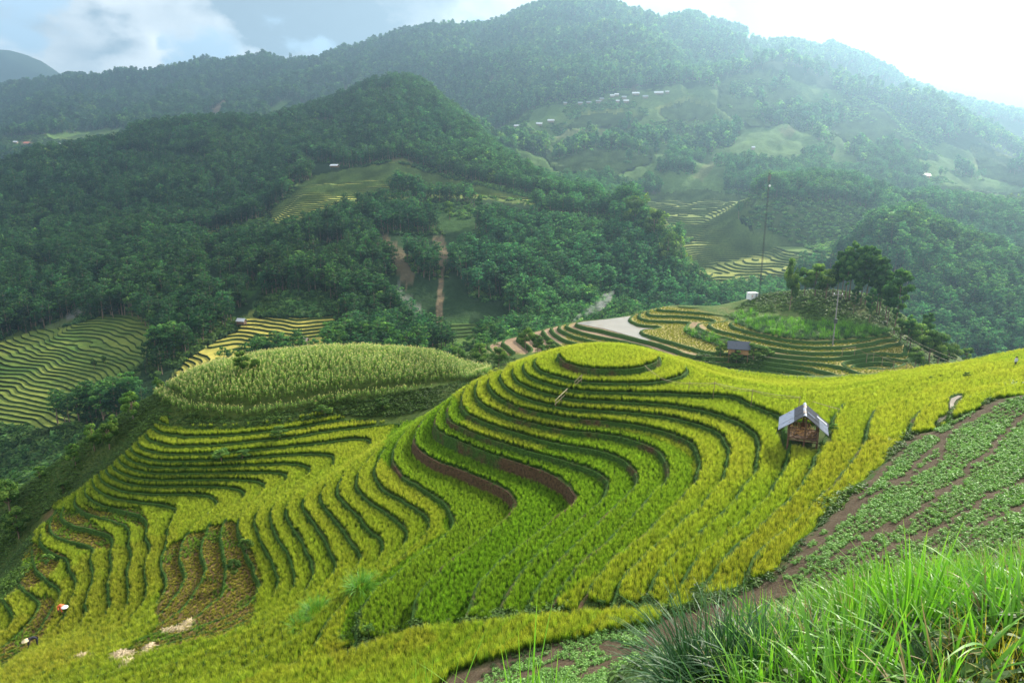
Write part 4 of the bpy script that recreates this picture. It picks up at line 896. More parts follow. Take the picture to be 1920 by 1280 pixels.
# the same leaves for trees that stand as objects of their own
def own(m, tint):
    c = m.copy(); nt = c.node_tree
    for n in list(nt.nodes):
        if n.type == 'ATTRIBUTE' and n.attribute_type == 'INSTANCER':
            rgb = nt.nodes.new('ShaderNodeRGB'); rgb.outputs[0].default_value = (*tint, 1)
            oi = nt.nodes.new('ShaderNodeObjectInfo'); rr = nt.nodes.new('ShaderNodeMapRange'); rr.inputs['To Min'].default_value = 0.75; rr.inputs['To Max'].default_value = 1.3; nt.links.new(oi.outputs['Random'], rr.inputs[0])
            vm = nt.nodes.new('ShaderNodeVectorMath'); vm.operation = 'SCALE'; nt.links.new(rgb.outputs[0], vm.inputs[0]); nt.links.new(rr.outputs[0], vm.inputs['Scale'])
            for l in list(n.outputs['Color'].links): nt.links.new(vm.outputs[0], l.to_socket)
    return c
M_PINE_O = own(M_PINE, (1.7, 1.75, 1.2)); M_BROAD_O = own(M_BROAD, (1.25, 1.3, 1.0))
def tube(V, F, path, radii, k=6):
    b = len(V)
    for i, (p, r) in enumerate(zip(path, radii)):
        q = Vector(path[min(i+1, len(path)-1)]) - Vector(path[max(i-1, 0)]); q.normalize(); a = q.orthogonal().normalized(); c = q.cross(a)
        for j in range(k):
            t = 6.2832*j/k; V.append(tuple(Vector(p) + (a*math.cos(t) + c*math.sin(t))*r))
    for i in range(len(path)-1):
        for j in range(k): F.append((b+i*k+j, b+i*k+(j+1) % k, b+(i+1)*k+(j+1) % k, b+(i+1)*k+j))
    F.append(tuple(b+(len(path)-1)*k+j for j in range(k)))
def tree_geo(seed, kind, H, n_cards, card):
    r = random.Random(seed); TV, TF, CV, CF, CH = [], [], [], [], []
    bend = (r.uniform(-.04, .04)*H, r.uniform(-.04, .04)*H)
    def stem(t): return (bend[0]*t*t + 0.02*H*math.sin(t*5+seed), bend[1]*t*t, H*t)
    R = 0.016*H if kind == 'pine' else 0.02*H
    tube(TV, TF, [(stem(0)[0], stem(0)[1], -0.04*H)] + [stem(t/6) for t in range(0, 6)] + [stem(0.97)], [R*1.5, R*1.15, R, R*.85, R*.68, R*.5, R*.33, R*.12])
    clusters = []
    if kind == 'pine':
        nb = r.randint(20, 28); t0 = r.uniform(0.25, 0.42)
        for i in range(nb):
            t = t0 + (1-t0)*(i+r.random())/nb; a = i*2.4 + r.uniform(-.5, .5); L = H*(0.035 + 0.145*math.sin(math.pi*min(1, (1-t)/(1-t0)*0.9+0.08))**0.7)*r.uniform(0.55, 1.25)
            p0 = Vector(stem(t)); d = Vector((math.cos(a), math.sin(a), r.uniform(0.0, 0.45))); p1 = p0 + d*L
            tube(TV, TF, [tuple(p0), tuple(p0 + d*L*0.5 - Vector((0,0,L*.05))), tuple(p1)], [R*.28, R*.18, R*.06], 4)
            clusters.append((p1, L*0.5, 0.6)); clusters.append((p0 + d*L*0.6, L*0.42, 0.5))
        clusters.append((Vector(stem(0.98)), H*0.06, 1.1))
    else:
        for i in range(r.randint(13, 18)):
            a = i*2.4; t = r.uniform(0.35, 0.98); rad = H*0.27*math.sin(math.pi*(0.12+0.80*(t-0.3)/0.7))**0.8*r.uniform(0.5, 1.1)
            p0 = Vector(stem(t*0.6)); p1 = Vector(stem(t)) + Vector((math.cos(a), math.sin(a), 0))*rad
            tube(TV, TF, [tuple(p0), tuple((p0+p1)*0.5 + Vector((0,0,-.02*H))), tuple(p1)], [R*.45, R*.25, R*.08], 4)
            clusters.append((p1, H*r.uniform(0.09, 0.16), 0.8))
    tot = sum(c[1]**2 for c in clusters)
    for c, rad, flat in clusters:
        n = max(4, int(n_cards*rad*rad/tot)); tone = r.uniform(0.1, 0.75)
        for i in range(n):
            v = Vector((r.gauss(0, 1), r.gauss(0, 1), r.gauss(0, 1))).normalized(); q = rad*(0.35+0.65*r.random()**0.5)
            p = c + Vector((v.x*q, v.y*q, v.z*q*flat)); nrm = (v + Vector((r.uniform(-.8, .8), r.uniform(-.8, .8), r.uniform(-.3, .9)))).normalized()
            a = nrm.orthogonal().normalized(); a.rotate(Matrix.Rotation(r.random()*6.28, 3, nrm)); b = nrm.cross(a); s = card*r.uniform(0.6, 1.3); k = len(CV)
            CV += [tuple(p - a*s), tuple(p - b*s*0.45), tuple(p + a*s*1.1), tuple(p + b*s*0.45)]; CF.append((k, k+1, k+2, k+3))
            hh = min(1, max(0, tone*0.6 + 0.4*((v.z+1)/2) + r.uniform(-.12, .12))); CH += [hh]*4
    return TV, TF, CV, CF, CH
def tree_meshes(seed, kind, H, n, card, own_obj=True):
    TV, TF, CV, CF, CH = tree_geo(seed, kind, H, n, card); ml = (M_PINE_O, M_BROAD_O) if own_obj else (M_PINE, M_BROAD)
    cm = mesh_from('crown', CV, np.array(CF), ml[kind != 'pine'], False, {'hgt': CH}); tm = mesh_from('trunk', TV, TF, M_BARK, True); return tm, cm
def tree_proto(seed, kind, H, n, card):
    TV, TF, CV, CF, CH = tree_geo(seed, kind, H, n, card); b = len(TV)
    me = mesh_from(kind + '_far', TV + CV, TF + [tuple(i+b for i in f) for f in CF], None, False, {'hgt': [0.1]*b + CH})
    me.materials.append(M_BARK); me.materials.append(M_PINE if kind == 'pine' else M_BROAD)
    me.polygons.foreach_set('material_index', np.array([0]*len(TF) + [1]*len(CF), np.int32)); return proto(kind + '_far', me)
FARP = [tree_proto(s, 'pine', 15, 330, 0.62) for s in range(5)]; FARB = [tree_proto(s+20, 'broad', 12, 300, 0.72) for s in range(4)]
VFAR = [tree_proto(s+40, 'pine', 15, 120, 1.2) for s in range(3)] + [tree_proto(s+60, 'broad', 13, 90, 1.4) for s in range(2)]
# ---- woods: candidates on the visible slopes
NOTREE = ['450,600 480,580 630,580 640,600 665,650 600,660 450,665 320,730 310,700', '475,560 560,550 630,555 640,590 480,592', '0,640 110,605 240,590 310,640 250,720 180,770 60,810 -50,800',
 '555,345 640,318 760,300 830,328 960,355 1130,398 1040,390 960,385 880,370 740,350 690,380 640,372 600,420 520,440 500,400', '375,440 440,424 440,460 380,462',
 '700,450 730,438 755,470 780,520 760,535 735,500', '815,445 830,443 845,480 835,510 835,640 812,640 825,520 818,480', '800,640 850,600 960,595 1010,620 960,640 880,660', '530,340 540,308 560,303 566,320 548,350 530,356',
 '60,430 85,430 92,520 85,590 60,600 70,520', '60,625 110,600 150,570 185,535 205,530 190,560 140,600 90,625', '0,262 120,250 240,240 250,270 130,290 0,300',
 '910,250 1000,210 1070,185 1330,170 1420,215 1440,235 1300,245 1180,240 1060,262 930,270', '1250,470 1330,430 1440,390 1520,470 1480,545 1340,565 1300,530', '1180,370 1330,350 1440,372 1400,400 1330,440 1240,460',
 '440,430 520,400 640,372 760,374 900,388 1040,402 1140,408 1150,438 1040,432 960,422 860,412 760,395 680,392 600,425 520,455 440,462', '300,745 330,690 400,640 440,610 470,600 660,600 668,662 480,695 330,762', '1380,400 1440,375 1640,390 1600,470 1500,500 1420,460', '1520,180 1640,185 1750,260 1780,300 1700,300 1620,250', '1720,330 1920,340 1920,400 1760,380', '1480,160 1380,200 1360,150 1430,130', '380,238 395,205 428,182 432,200 412,232',
 '480,245 520,190 560,180 530,225', '570,240 640,225 620,250', '650,340 720,320 760,330 700,345', '-100,800 180,800 60,900 -100,900', '640,172 665,150 655,200', '900,165 955,115 950,135 915,170']
OPEN_ = ['1000,205 1150,172 1330,150 1420,135 1520,190 1640,240 1700,300 1560,330 1400,300 1250,330 1100,330 960,300']
SPARSE = OPEN_ + ['560,300 1000,370 1000,460 840,440 700,380 640,400', '700,440 900,440 960,600 800,640 720,560', '1400,60 1460,90 1920,240 1920,400 1350,260 1000,260 960,330 1400,420 1920,620 1700,620 1500,600 1350,420', '380,480 500,500 480,600 400,600', '200,700 330,640 330,780 200,760']
def wood(n, y0, y1, seed, smax=0.84, skip=NOTREE):
    r = np.random.RandomState(seed); y = np.sqrt(r.uniform(y0*y0, y1*y1, n)); s = r.uniform(-smax, smax, n); x = s*y
    k = far_vis(x, y); x, y = x[k], y[k]; z = far_h(x, y); u, v, t = proj(x, y, z); ok = np.ones(len(x), bool)
    j = fbm(x, y, 25, 5, 2)*8
    for p_ in skip: ok &= ~in_poly(u + j, v + j*0.6, p_)
    sp = np.zeros(len(x), bool)
    for p_ in SPARSE: sp |= in_poly(u, v, p_)
    op = in_poly(u, v, OPEN_[0]); patch = fbm(x, y, 45, 15, 3); ok &= ~(op & (patch < 0.22)); ok &= ~(sp & (patch < 0.05 + 0.25*r.rand(len(x)))) & (patch > -0.55) & (u > -60) & (u < 1990)
    return x[ok], y[ok], z[ok], u[ok], v[ok], t[ok]
x1, y1, z1, u1, v1, t1 = wood(120000, 235, 960, 77)
# thin out: no two trunks closer than 4.5 m
cell = {}; keep = []
for i, (a, b) in enumerate(zip(x1, y1)):
    k = (int(a//3.4), int(b//3.4))
    if k in cell: continue
    cell[k] = 1; keep.append(i)
keep = np.array(keep); x1, y1, z1, u1, v1, t1 = [q[keep] for q in (x1, y1, z1, u1, v1, t1)]
rr = np.random.RandomState(9); h1 = (0.38 + 0.66*rr.rand(len(x1))**0.8) 
size = h1/t1; first = np.argsort(-size); single = np.zeros(len(x1), bool); 
single[first[:210]] = True
def tints(x, y, seed):
    r = np.random.RandomState(seed); a = fbm(x, y, 60, seed, 3); b_ = (1 + 0.26*r.randn(len(x))).clip(.45, 1.8); c = np.stack([(0.82 + 0.25*a + 0.07*r.randn(len(x)))*b_, (1 + 0.12*a)*b_, (1.0 - 0.15*a)*b_], -1); u_ = 960 + F_PX*x/(y*1.02); return (c*(0.82 + 0.85*np.clip((u_-650)/450, 0, 1))[:,None]*np.where(r.rand(len(x)) < .12, 1.5, 1.0)[:,None]).clip(0.3, 3.0)  # tint rises towards the right: sunlight on the crowns painted into their colour
m_ = ~single; pine = (fbm(x1, y1, 80, 25, 2) + 0.5*rr.randn(len(x1))) > -0.85
for nm, sel, pr, lb in (('pine_forest', m_ & pine, FARP, 'dark pine forest covering the slopes of the middle hills'), ('mixed_wood', m_ & ~pine, FARB, 'round-crowned broadleaf trees mixed into the hill forest')):
    q = np.stack([x1[sel], y1[sel], z1[sel] - 0.3], -1); s_ = h1[sel]
    scatter(nm, q, np.stack([s_*1.1, s_*1.1, s_], -1), rng_rot(len(q), 3, 0.04), pr, tints(q[:,0], q[:,1], 12)*(1.0 if pr is FARP else 1.15), kind='stuff', label=lb)
x2, y2, z2, u2, v2, t2 = wood(230000, 960, 2000, 88)
cell = {}; keep = []
for i, (a, b) in enumerate(zip(x2, y2)):
    k = (int(a//7.5), int(b//7.5))
    if k in cell: continue
    cell[k] = 1; keep.append(i)
keep = np.array(keep); q = np.stack([x2[keep], y2[keep], z2[keep] - 0.5], -1); s_ = rr.uniform(0.7, 1.25, len(q))
scatter('mountain_forest', q, np.stack([s_*1.3, s_*1.3, s_*1.25], -1), rng_rot(len(q), 4, 0.04), VFAR, tints(q[:,0], q[:,1], 14), kind='stuff', label='hazy blue-green forest on the high mountain slopes and skyline')
# scrub everywhere on the far slopes
_n = wood(30000, 140, 340, 98, 0.84, [q_[0] for q_ in FT_POLY]); xb, yb, zb, ub, vb, tb = wood(230000, 150, 1250, 99, 0.84, [q_[0] for q_ in FT_POLY[:11]] + [q_[0] for q_ in PAINT if q_[1] in (SCAR, ROCK)])
M_SHR = M_BROAD
def shrub_proto(seed, n=60, R=1.6, card=0.55):
    r = random.Random(seed); CV, CF, CH = [], [], []
    for i in range(n):
        v = Vector((r.gauss(0, 1), r.gauss(0, 1), abs(r.gauss(0, 1)))).normalized(); q = R*(0.5+0.5*r.random()); p = Vector((v.x*q, v.y*q, v.z*q*0.8)); nrm = (v + Vector((r.uniform(-.7, .7), r.uniform(-.7, .7), r.uniform(-.2, .7)))).normalized()
        a = nrm.orthogonal().normalized(); b = nrm.cross(a); s = card*r.uniform(0.6, 1.3); k = len(CV)
        CV += [tuple(p - a*s), tuple(p - b*s*0.5), tuple(p + a*s*1.1), tuple(p + b*s*0.5)]; CF.append((k, k+1, k+2, k+3)); CH += [min(1, max(0, 0.25 + 0.5*v.z + r.uniform(-.25, .25)))]*4
    return proto('shrub', mesh_from('shrub', CV, np.array(CF), M_SHR, False, {'hgt': CH}))
SHR = [shrub_proto(s) for s in range(3)]
xb, yb, zb = [np.concatenate([a, b]) for a, b in zip((xb, yb, zb), _n[:3])]; q = np.stack([xb, yb, zb - 0.2], -1); s_ = rr.uniform(0.6, 1.8, len(q))
scatter('scrub', q, s_, rng_rot(len(q), 5, 0.1), SHR, tints(xb, yb, 16)*0.9, kind='stuff', label='low green scrub between the trees of the far slopes')
# pines and bushes that stand along the ridge lines
def along(ci, s0, s1, step, jit, seed):
    r = np.random.RandomState(seed); s = np.linspace(s0, s1, 4000); Yc = far_curves(s)[0][ci]; L = np.concatenate([[0], np.cumsum(np.hypot(np.diff(Yc), np.diff(s*Yc)))]); n = int(L[-1]/step)
    q = np.interp(r.rand(n)*L[-1], L, s); y = np.interp(q, s, Yc) + r.normal(0, jit, n); x = q*y; return x, y, far_h(x, y), r
xs_, ys_, zs_, r_s = along(10, -.72, .72, 7.0, 14, 5); hs_ = 0.75 + 0.75*r_s.rand(len(xs_))
scatter('skyline_pines', np.stack([xs_, ys_, zs_ - .5], -1), hs_, rng_rot(len(xs_), 6, .04), FARP, tints(xs_, ys_, 18)*.8, kind='stuff', label='tall thin pines standing along the mountain skyline')
RX = [along(c_, a_, b_, st_, j_, 30+i_) for i_, (c_, a_, b_, st_, j_) in enumerate(((8, .36, .76, 5.0, 9), (5, .33, .60, 3.2, 7), (5, .60, .78, 3.2, 7), (3, .52, .76, 4.0, 8), (3, .13, .27, 4.0, 9)))]
xs_, ys_, zs_ = [np.concatenate([q_[i_] for q_ in RX]) for i_ in range(3)]; hs_ = 0.3 + 0.45*np.random.RandomState(2).rand(len(xs_))
scatter('ridge_bushes', np.stack([xs_, ys_, zs_ - .3], -1), hs_, rng_rot(len(xs_), 7, .04), FARB, np.array([2.3, 2.1, 1.2])*(1 + .25*np.random.RandomState(3).randn(len(xs_), 1)).clip(.4, 1.7), kind='stuff', label='pale sunlit bushes along the crests of the hazy ridges')  # raised tint paints the sunlit rim of the crests into the leaves
print('woods', len(x1), len(x2), len(keep), len(xb), round(time.time()-T0, 1))
# ---- the trees that show largest stand as single objects
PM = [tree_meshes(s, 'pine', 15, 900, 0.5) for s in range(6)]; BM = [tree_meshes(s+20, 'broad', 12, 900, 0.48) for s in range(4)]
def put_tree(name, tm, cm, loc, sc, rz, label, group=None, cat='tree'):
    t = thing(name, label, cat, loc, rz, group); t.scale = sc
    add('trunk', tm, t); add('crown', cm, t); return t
for n_, i in enumerate(np.where(single)[0]):
    r = random.Random(int(i)); tm, cm = r.choice(PM) if pine[i] else r.choice(BM)
    put_tree('pine_tree' if pine[i] else 'broadleaf_tree', tm, cm, (x1[i], y1[i], z1[i]-0.3), (h1[i]*1.1, h1[i]*1.1, h1[i]), r.random()*6.28,
             'tall pine of the dark forest across the valley' if pine[i] else 'round-crowned tree of the forest across the valley', 'pines nearest to the terraces in the valley forest' if pine[i] else 'broadleaf trees nearest to the terraces in the valley forest')
print('single trees', round(time.time()-T0, 1))
# ---------------------------------------------------------------- plants of the near hillside
def at_ground(u, v, gf=None, lo=20.0, hi=140.0, n=500):
    """first point where the sight line of the sketch meets the ground"""
    d = np.array(ray(u, v)); t = np.linspace(lo, hi, n); g = (gf or ground)(d[0]*t, d[1]*t); k = np.argmax(d[2]*t <= g)
    k = max(k, 1); t = np.linspace(t[k-1], t[k], 40); g = (gf or ground)(d[0]*t, d[1]*t); k = int(np.argmax(d[2]*t <= g)); return Vector((d[0]*t[k], d[1]*t[k], float(g[k])))
def area_points(poly, step, seed, x0=-90, x1=90, y0=5, y1=110, vis=True, gf=None, H=None, G=None, jit=0.5):
    r = np.random.RandomState(seed); xs = np.arange(x0, x1, step); ys = np.arange(y0, y1, step); X, Y = np.meshgrid(xs, ys)
    X = X.ravel() + r.uniform(-jit,jit,X.size)*step; Y = Y.ravel() + r.uniform(-jit,jit,Y.size)*step
    Z = (gf or ground)(X, Y); u, v, t = proj(X, Y, Z); ok = (t > 1) & (u > -120) & (u < 2040)
    if isinstance(poly, str): poly = [poly]
    m = np.zeros(len(X), bool)
    for p_ in poly: m |= in_poly(u, v, p_)
    ok &= m; return X[ok], Y[ok], Z[ok], u[ok], v[ok]
# --- maize: stalk, arching leaves, pale tassel
M_CORN = leaf_mat('maize_leaves', [(0.0, (0.06, 0.10, 0.02)), (0.55, (0.17, 0.30, 0.055)), (0.85, (0.36, 0.48, 0.13)), (0.93, (0.66, 0.56, 0.34)), (1.0, (0.70, 0.56, 0.40))], trans=0.35)
def corn_proto(seed):
    r = random.Random(seed); B = Blades()
    for k in range(2):
        ox, oy = r.uniform(-.22, .22), r.uniform(-.22, .22); H = r.uniform(1.3, 1.7)
        for a in (0, 1.57): B.blade((ox, oy, 0), a + k, H, 0.05, 0.03, 0.03, 2, 0.2, 0.7)
        for i in range(9):
            z = 0.25 + (H-0.35)*i/9; B.blade((ox, oy, z), r.random()*6.28, r.uniform(0.5, 0.8), 0.085, r.uniform(0.5, 0.9), r.uniform(0.9, 1.7), 3, 0.15+0.05*i, 0.45+0.04*i)
        for i in range(7): B.blade((ox, oy, H-0.02), r.random()*6.28, r.uniform(0.2, 0.34), 0.035, r.uniform(0.0, 0.7), 0.5, 2, 0.92, 1.0)
    return proto('maize_plant', B.mesh('maize_plant', M_CORN))
CORNP = [corn_proto(s) for s in range(4)]
X, Y, Z, u, v = area_points(['290,752 330,788 345,792 409,797 506,790 570,775 640,762 700,748 790,732 905,712 960,650 600,600 280,660', ], 0.33, 5, -60, 10, 74, 118)
gap = np.abs(v + 1 - np.interp(u, [309,345,409,474,538,603,684], [753,768,778,778,765,757,745])) < 0
_r1 = v - np.interp(u, [300,338,361,409,474,538,603,668,765,893], [720,741,751,758,760,752,739,729,721,712]); gap |= (_r1 > -1) & (_r1 < 10)
gap |= v > np.interp(u, [290,309,345,409,474,538,603,684,760,900], [740,757,771,782,782,769,761,749,738,722])
X, Y, Z, u, v = [q[~gap] for q in (X, Y, Z, u, v)]
tn = np.array([1.0, 1.0, 0.9])*(1 + 0.25*fbm(X, Y, 8, 51)[:,None] + 0.15*np.random.RandomState(2).randn(len(X), 1))
scatter('maize', np.stack([X, Y, Z-0.05], -1), (0.42 + 0.20*np.random.RandomState(1).rand(len(X)) + 0.10*fbm(X, Y, 4, 57)), rng_rot(len(X), 8, 0.14), CORNP, tn.clip(.4, 1.7), kind='stuff', label='tasselled maize covering the domed hill left of the round terrace')
print('maize', len(X))
# --- soft grass for banks and slopes
M_GRASS = leaf_mat('bank_grass', [(0.0, (0.02, 0.04, 0.01)), (0.6, (0.06, 0.13, 0.02)), (1.0, (0.15, 0.25, 0.05))], trans=0.4)
def grass_proto(seed, n, H, sp, w):
    r = random.Random(seed); B = Blades()
    for i in range(n):
        a = r.random()*6.28; d = sp*math.sqrt(r.random()); B.blade((math.cos(a)*d, math.sin(a)*d, 0), r.random()*6.28, H*r.uniform(.5, 1.2), w, r.uniform(.1, .6), r.uniform(.4, 1.5), 3)
    return proto('grass_tuft', B.mesh('grass_tuft', M_GRASS))
GP = [grass_proto(s, 22, 0.38, 0.16, 0.022) for s in range(3)]
pts, tt = [], []
r_ = np.random.RandomState(12)
for p_, q_, dr in BANKPTS:
    L = np.linalg.norm(p_-q_, axis=1); n = r_.poisson(L*5.0); i = np.repeat(np.arange(len(L)), n); a = r_.rand(len(i))[:,None]; P = p_[i] + (q_[i]-p_[i])*a
    f = r_.rand(len(i)); gy, gx = np.gradient(HN, GN.c); gxx, gyy = GN.sample(gx, P[:,0], P[:,1]), GN.sample(gy, P[:,0], P[:,1]); gl = np.maximum(np.hypot(gxx, gyy), 1e-5)
    off = -0.20*f - 0.02 + 0.2*(f > .75); P = P.copy(); P[:,0] += off*gxx/gl; P[:,1] += off*gyy/gl; P[:,2] += np.where(f > .75, 0.05, -dr*f*0.9)
    big = GN.sample(BIGW, P[:,0], P[:,1]); s = soft(P[:,0], P[:,1]); u, v, t = proj(*P.T); ok = (s < 0.6) & (u > -60) & (u < 1980) & (v < 1320) & (t < 100) & ~((big > 0.3) & (f < .75) & (r_.rand(len(f)) < .6))
    pts.append(P[ok])
P = np.concatenate(pts); sl_ = fbm(P[:,0], P[:,1], 3, 44)
scatter('bank_grass', P, (0.48 + 0.25*sl_ + 0.12*r_.randn(len(P))).clip(.25, 1.2), np.stack([r_.normal(0,.3,len(P)), r_.normal(0,.3,len(P)), r_.rand(len(P))*6.28], -1), GP, np.array([0.8, 1.0, 0.8])*(1+0.3*sl_)[:,None], kind='stuff', label='fringe of green grass hanging over the banks of the terraces')
# weeds on the soft slopes: left flank of the maize hill, gully, the strip between rice and beans
BUSHY = [GULLYEDGE, '285,745 309,757 345,770 409,780 474,780 538,767 603,759 690,748 800,732 900,716 900,725 780,755 690,770 600,784 520,800 409,810 320,802 290,790', '620,782 900,703 905,722 860,745 800,768 740,780', '900,1272 930,1240 1000,1205 1080,1175 1225,1143 1235,1168 1080,1196 940,1262', '-150,880 60,880 170,780 300,700 335,790 300,797 270,812 235,848 200,880 165,905 145,922 100,948 60,985 62,1060 0,1130 -150,1180', '560,1270 620,1200 640,1150 690,1115 735,1080 720,1110 680,1165 700,1195 640,1225 580,1265',
         '1225,1160 1225,1135 1330,1100 1440,1060 1500,985 1560,925 1640,865 1690,815 1730,800 1705,825 1650,880 1580,950 1510,1020 1460,1085 1400,1110 1300,1150', '600,748 690,750 790,742 740,765 640,778 570,790 520,790 500,783', '690,745 900,712 870,735 760,760',
         '1730,800 1850,728 1920,716 1990,700 1990,722 1880,745 1760,800']
X, Y, Z, u, v = area_points(BUSHY, 0.33, 15, -95, 60, 25, 105)
M_WEED = leaf_mat('weed_leaves', [(0.0, (0.015, 0.03, 0.008)), (0.5, (0.04, 0.085, 0.015)), (1.0, (0.11, 0.19, 0.04))], trans=0.35)
def weed_proto(seed, n, R, card, mat=None, flat=0.7, name='weed'):
    r = random.Random(seed); CV, CF, CH = [], [], []
    for i in range(n):
        v = Vector((r.gauss(0, 1), r.gauss(0, 1), abs(r.gauss(0, 1)))).normalized(); q = R*(0.3+0.7*r.random()); p = Vector((v.x*q, v.y*q, v.z*q*flat + 0.02)); nrm = (v*0.7 + Vector((r.uniform(-.6, .6), r.uniform(-.6, .6), r.uniform(0.2, 1)))).normalized()
        a = nrm.orthogonal().normalized(); a.rotate(Matrix.Rotation(r.random()*6.28, 3, nrm)); b = nrm.cross(a); s = card*r.uniform(0.6, 1.3); k = len(CV)
        CV += [tuple(p - a*s), tuple(p - b*s*0.5 + nrm*s*.15), tuple(p + a*s*1.1), tuple(p + b*s*0.5 + nrm*s*.15)]; CF.append((k, k+1, k+2, k+3)); CH += [min(1, max(0, 0.2 + 0.6*v.z + r.uniform(-.25, .3)))]*4
    return proto(name, mesh_from(name, CV, np.array(CF), mat or M_WEED, False, {'hgt': CH}))
WP = [weed_proto(s, 50, 0.36, 0.085) for s in range(4)]
lump = fbm(X, Y, 3.5, 61, 3); s_ = (0.9 + 1.1*lump + 0.2*np.random.RandomState(3).randn(len(X))).clip(.35, 2.4)
tn = (1 + 0.35*fbm(X, Y, 6, 71)[:,None] + np.array([0.35, 0.25, 0.0])*np.clip(lump, -1, 1)[:,None])*np.array([1.0, 1.05, 0.8])
scatter('undergrowth', np.stack([X, Y, Z], -1), s_, rng_rot(len(X), 9, 0.15), WP, tn.clip(.3, 2), kind='stuff', label='tangled green undergrowth on the slopes between the fields')
print('undergrowth', len(X))
# --- bean field in rows across the slope
M_BEAN = leaf_mat('bean_leaves', [(0.0, (0.04, 0.075, 0.02)), (0.5, (0.12, 0.26, 0.05)), (1.0, (0.25, 0.44, 0.11))], trans=0.3)
BP = [weed_proto(s+30, 34, 0.20, 0.062, M_BEAN, 0.8, 'bean_plant') for s in range(4)]
r_ = np.random.RandomState(55); a0 = at_ground(1500, 1050); a1 = at_ground(1880, 780); dv = (a1-a0); ang = math.atan2(dv.y, dv.x) - 0.12
dx, dy = math.cos(ang), math.sin(ang); row = 0.36; st = 0.19
I, J = np.meshgrid(np.arange(-320, 420), np.arange(-130, 160)); along = I.ravel()*st + r_.uniform(-.08,.08,I.size); acr = J.ravel()*row
acr = acr + 0.5*np.sin(along*0.09 + 1) + 0.25*np.sin(along*0.31+J.ravel()*0.02) + r_.uniform(-.06,.06,I.size); X = a0.x + along*dx - acr*dy; Y = a0.y + along*dy + acr*dx
ok = (Y > 8) & (Y < 120) & (X > -90) & (X < 90); X, Y, acr, along = X[ok], Y[ok], acr[ok], along[ok]; Z = ground(X, Y); u, v, t = proj(X, Y, Z)
PATHS = ['1085,1272 1180,1225', '1480,1075 1540,1010 1600,955 1640,930 1700,890 1740,850 1790,800 1880,750', '1500,1000 1600,960', '1560,1050 1640,1000 1700,980 1800,900 1880,820 1920,780', '1620,1060 1700,1010 1780,985 1860,930 1920,905', '1850,985 1920,950', '1740,800 1770,830 1765,860 1700,900', '1440,1085 1480,1040 1560,975', '940,1250 1060,1200']
def near_line(u, v, s, w):
    p_ = [tuple(map(float, t.split(','))) for t in s.split()]; m = np.zeros(len(u), bool)
    for (ax, ay), (bx, by) in zip(p_[:-1], p_[1:]):
        L2 = (bx-ax)**2 + (by-ay)**2; tt = np.clip(((u-ax)*(bx-ax) + (v-ay)*(by-ay))/L2, 0, 1); m |= np.hypot(u-ax-tt*(bx-ax), v-ay-tt*(by-ay)) < w
    return m
ok = in_poly(u, v, '1500,1110 1470,1085 1520,1020 1580,965 1650,900 1705,835 1760,805 1870,752 1990,735 1990,1020 1840,1040 1700,1090') | in_poly(u, v, '880,1300 930,1255 1000,1222 1080,1192 1140,1165 1230,1158 1240,1200 1250,1300')
jj = 5*fbm(X, Y, 2.0, 33)
for p_ in PATHS: ok &= ~near_line(u + jj, v + jj, p_, 5.5)
low = in_poly(u, v, '880,1300 930,1255 1000,1222 1080,1192 1140,1165 1230,1158 1240,1200 1250,1300'); ok &= (fbm(X, Y, 1.2, 93) > np.where(low, -0.3, -0.6))
X, Y, Z, low = X[ok], Y[ok], Z[ok], low[ok]
s_ = (0.92 + 0.25*r_.randn(len(X)) + 0.3*fbm(X, Y, 4, 35)).clip(.4, 1.8)
scatter('bean_plants', np.stack([X, Y, Z+0.02], -1), s_, rng_rot(len(X), 10, 0.12), BP, (1 + 0.2*fbm(X, Y, 3, 83))[:,None]*np.ones(3), kind='stuff', label='rows of pale green bean plants on the brown slope at the right')
print('beans', len(X))
# --- tall napier grass in the foreground
def blade_mat(name, stops): 
    m = leaf_mat(name, stops, None, 0.42, 0.45, 0.28); return m
M_NAP = blade_mat('napier_blade', [(0.0, (0.02, 0.05, 0.01)), (0.35, (0.07, 0.19, 0.02)), (0.75, (0.14, 0.35, 0.03)), (1.0, (0.27, 0.43, 0.06))])
M_NAPD = blade_mat('dark_blade', [(0.0, (0.012, 0.03, 0.01)), (0.5, (0.025, 0.085, 0.03)), (1.0, (0.09, 0.19, 0.08))])
M_NAPY = blade_mat('yellow_blade', [(0.0, (0.05, 0.07, 0.015)), (0.5, (0.25, 0.26, 0.03)), (1.0, (0.62, 0.48, 0.07))])
def clump(seed, n, H, sp, w, mat, lean=0.25, droop=1.2, name='grass_clump', straight=0.4):
    r = random.Random(seed); B = Blades()
    for i in range(n):
        a = r.random()*6.28; d = sp*math.sqrt(r.random()); L = H*r.uniform(.55, 1.15); st_ = r.random() < straight
        B.blade((math.cos(a)*d, math.sin(a)*d, -0.05), a + r.uniform(-.8, .8), L, w*r.uniform(.6, 1.2), r.uniform(0.02, lean), (r.uniform(.05, .5) if st_ else r.uniform(.7, 1.9))*droop, 8, twist=r.uniform(-.6, .6), taper=1.3)
    return B.mesh(name, mat)
# ground of the near bank is hidden by this; base points found on the bank
SWARD = [clump(s, 30, 1.25, 0.26, 0.058, M_NAP, 0.34, 1.3, 'tall_grass') for s in range(4)]
SWD = [clump(s+5, 70, 1.0, 0.22, 0.020, M_NAPD, 0.5, 1.3, 'dark_grass', 0.2) for s in range(3)]
SWY = [clump(s+9, 50, 0.55, 0.2, 0.016, M_NAPY, 0.4, 0.8, 'yellow_weeds') for s in range(2)]
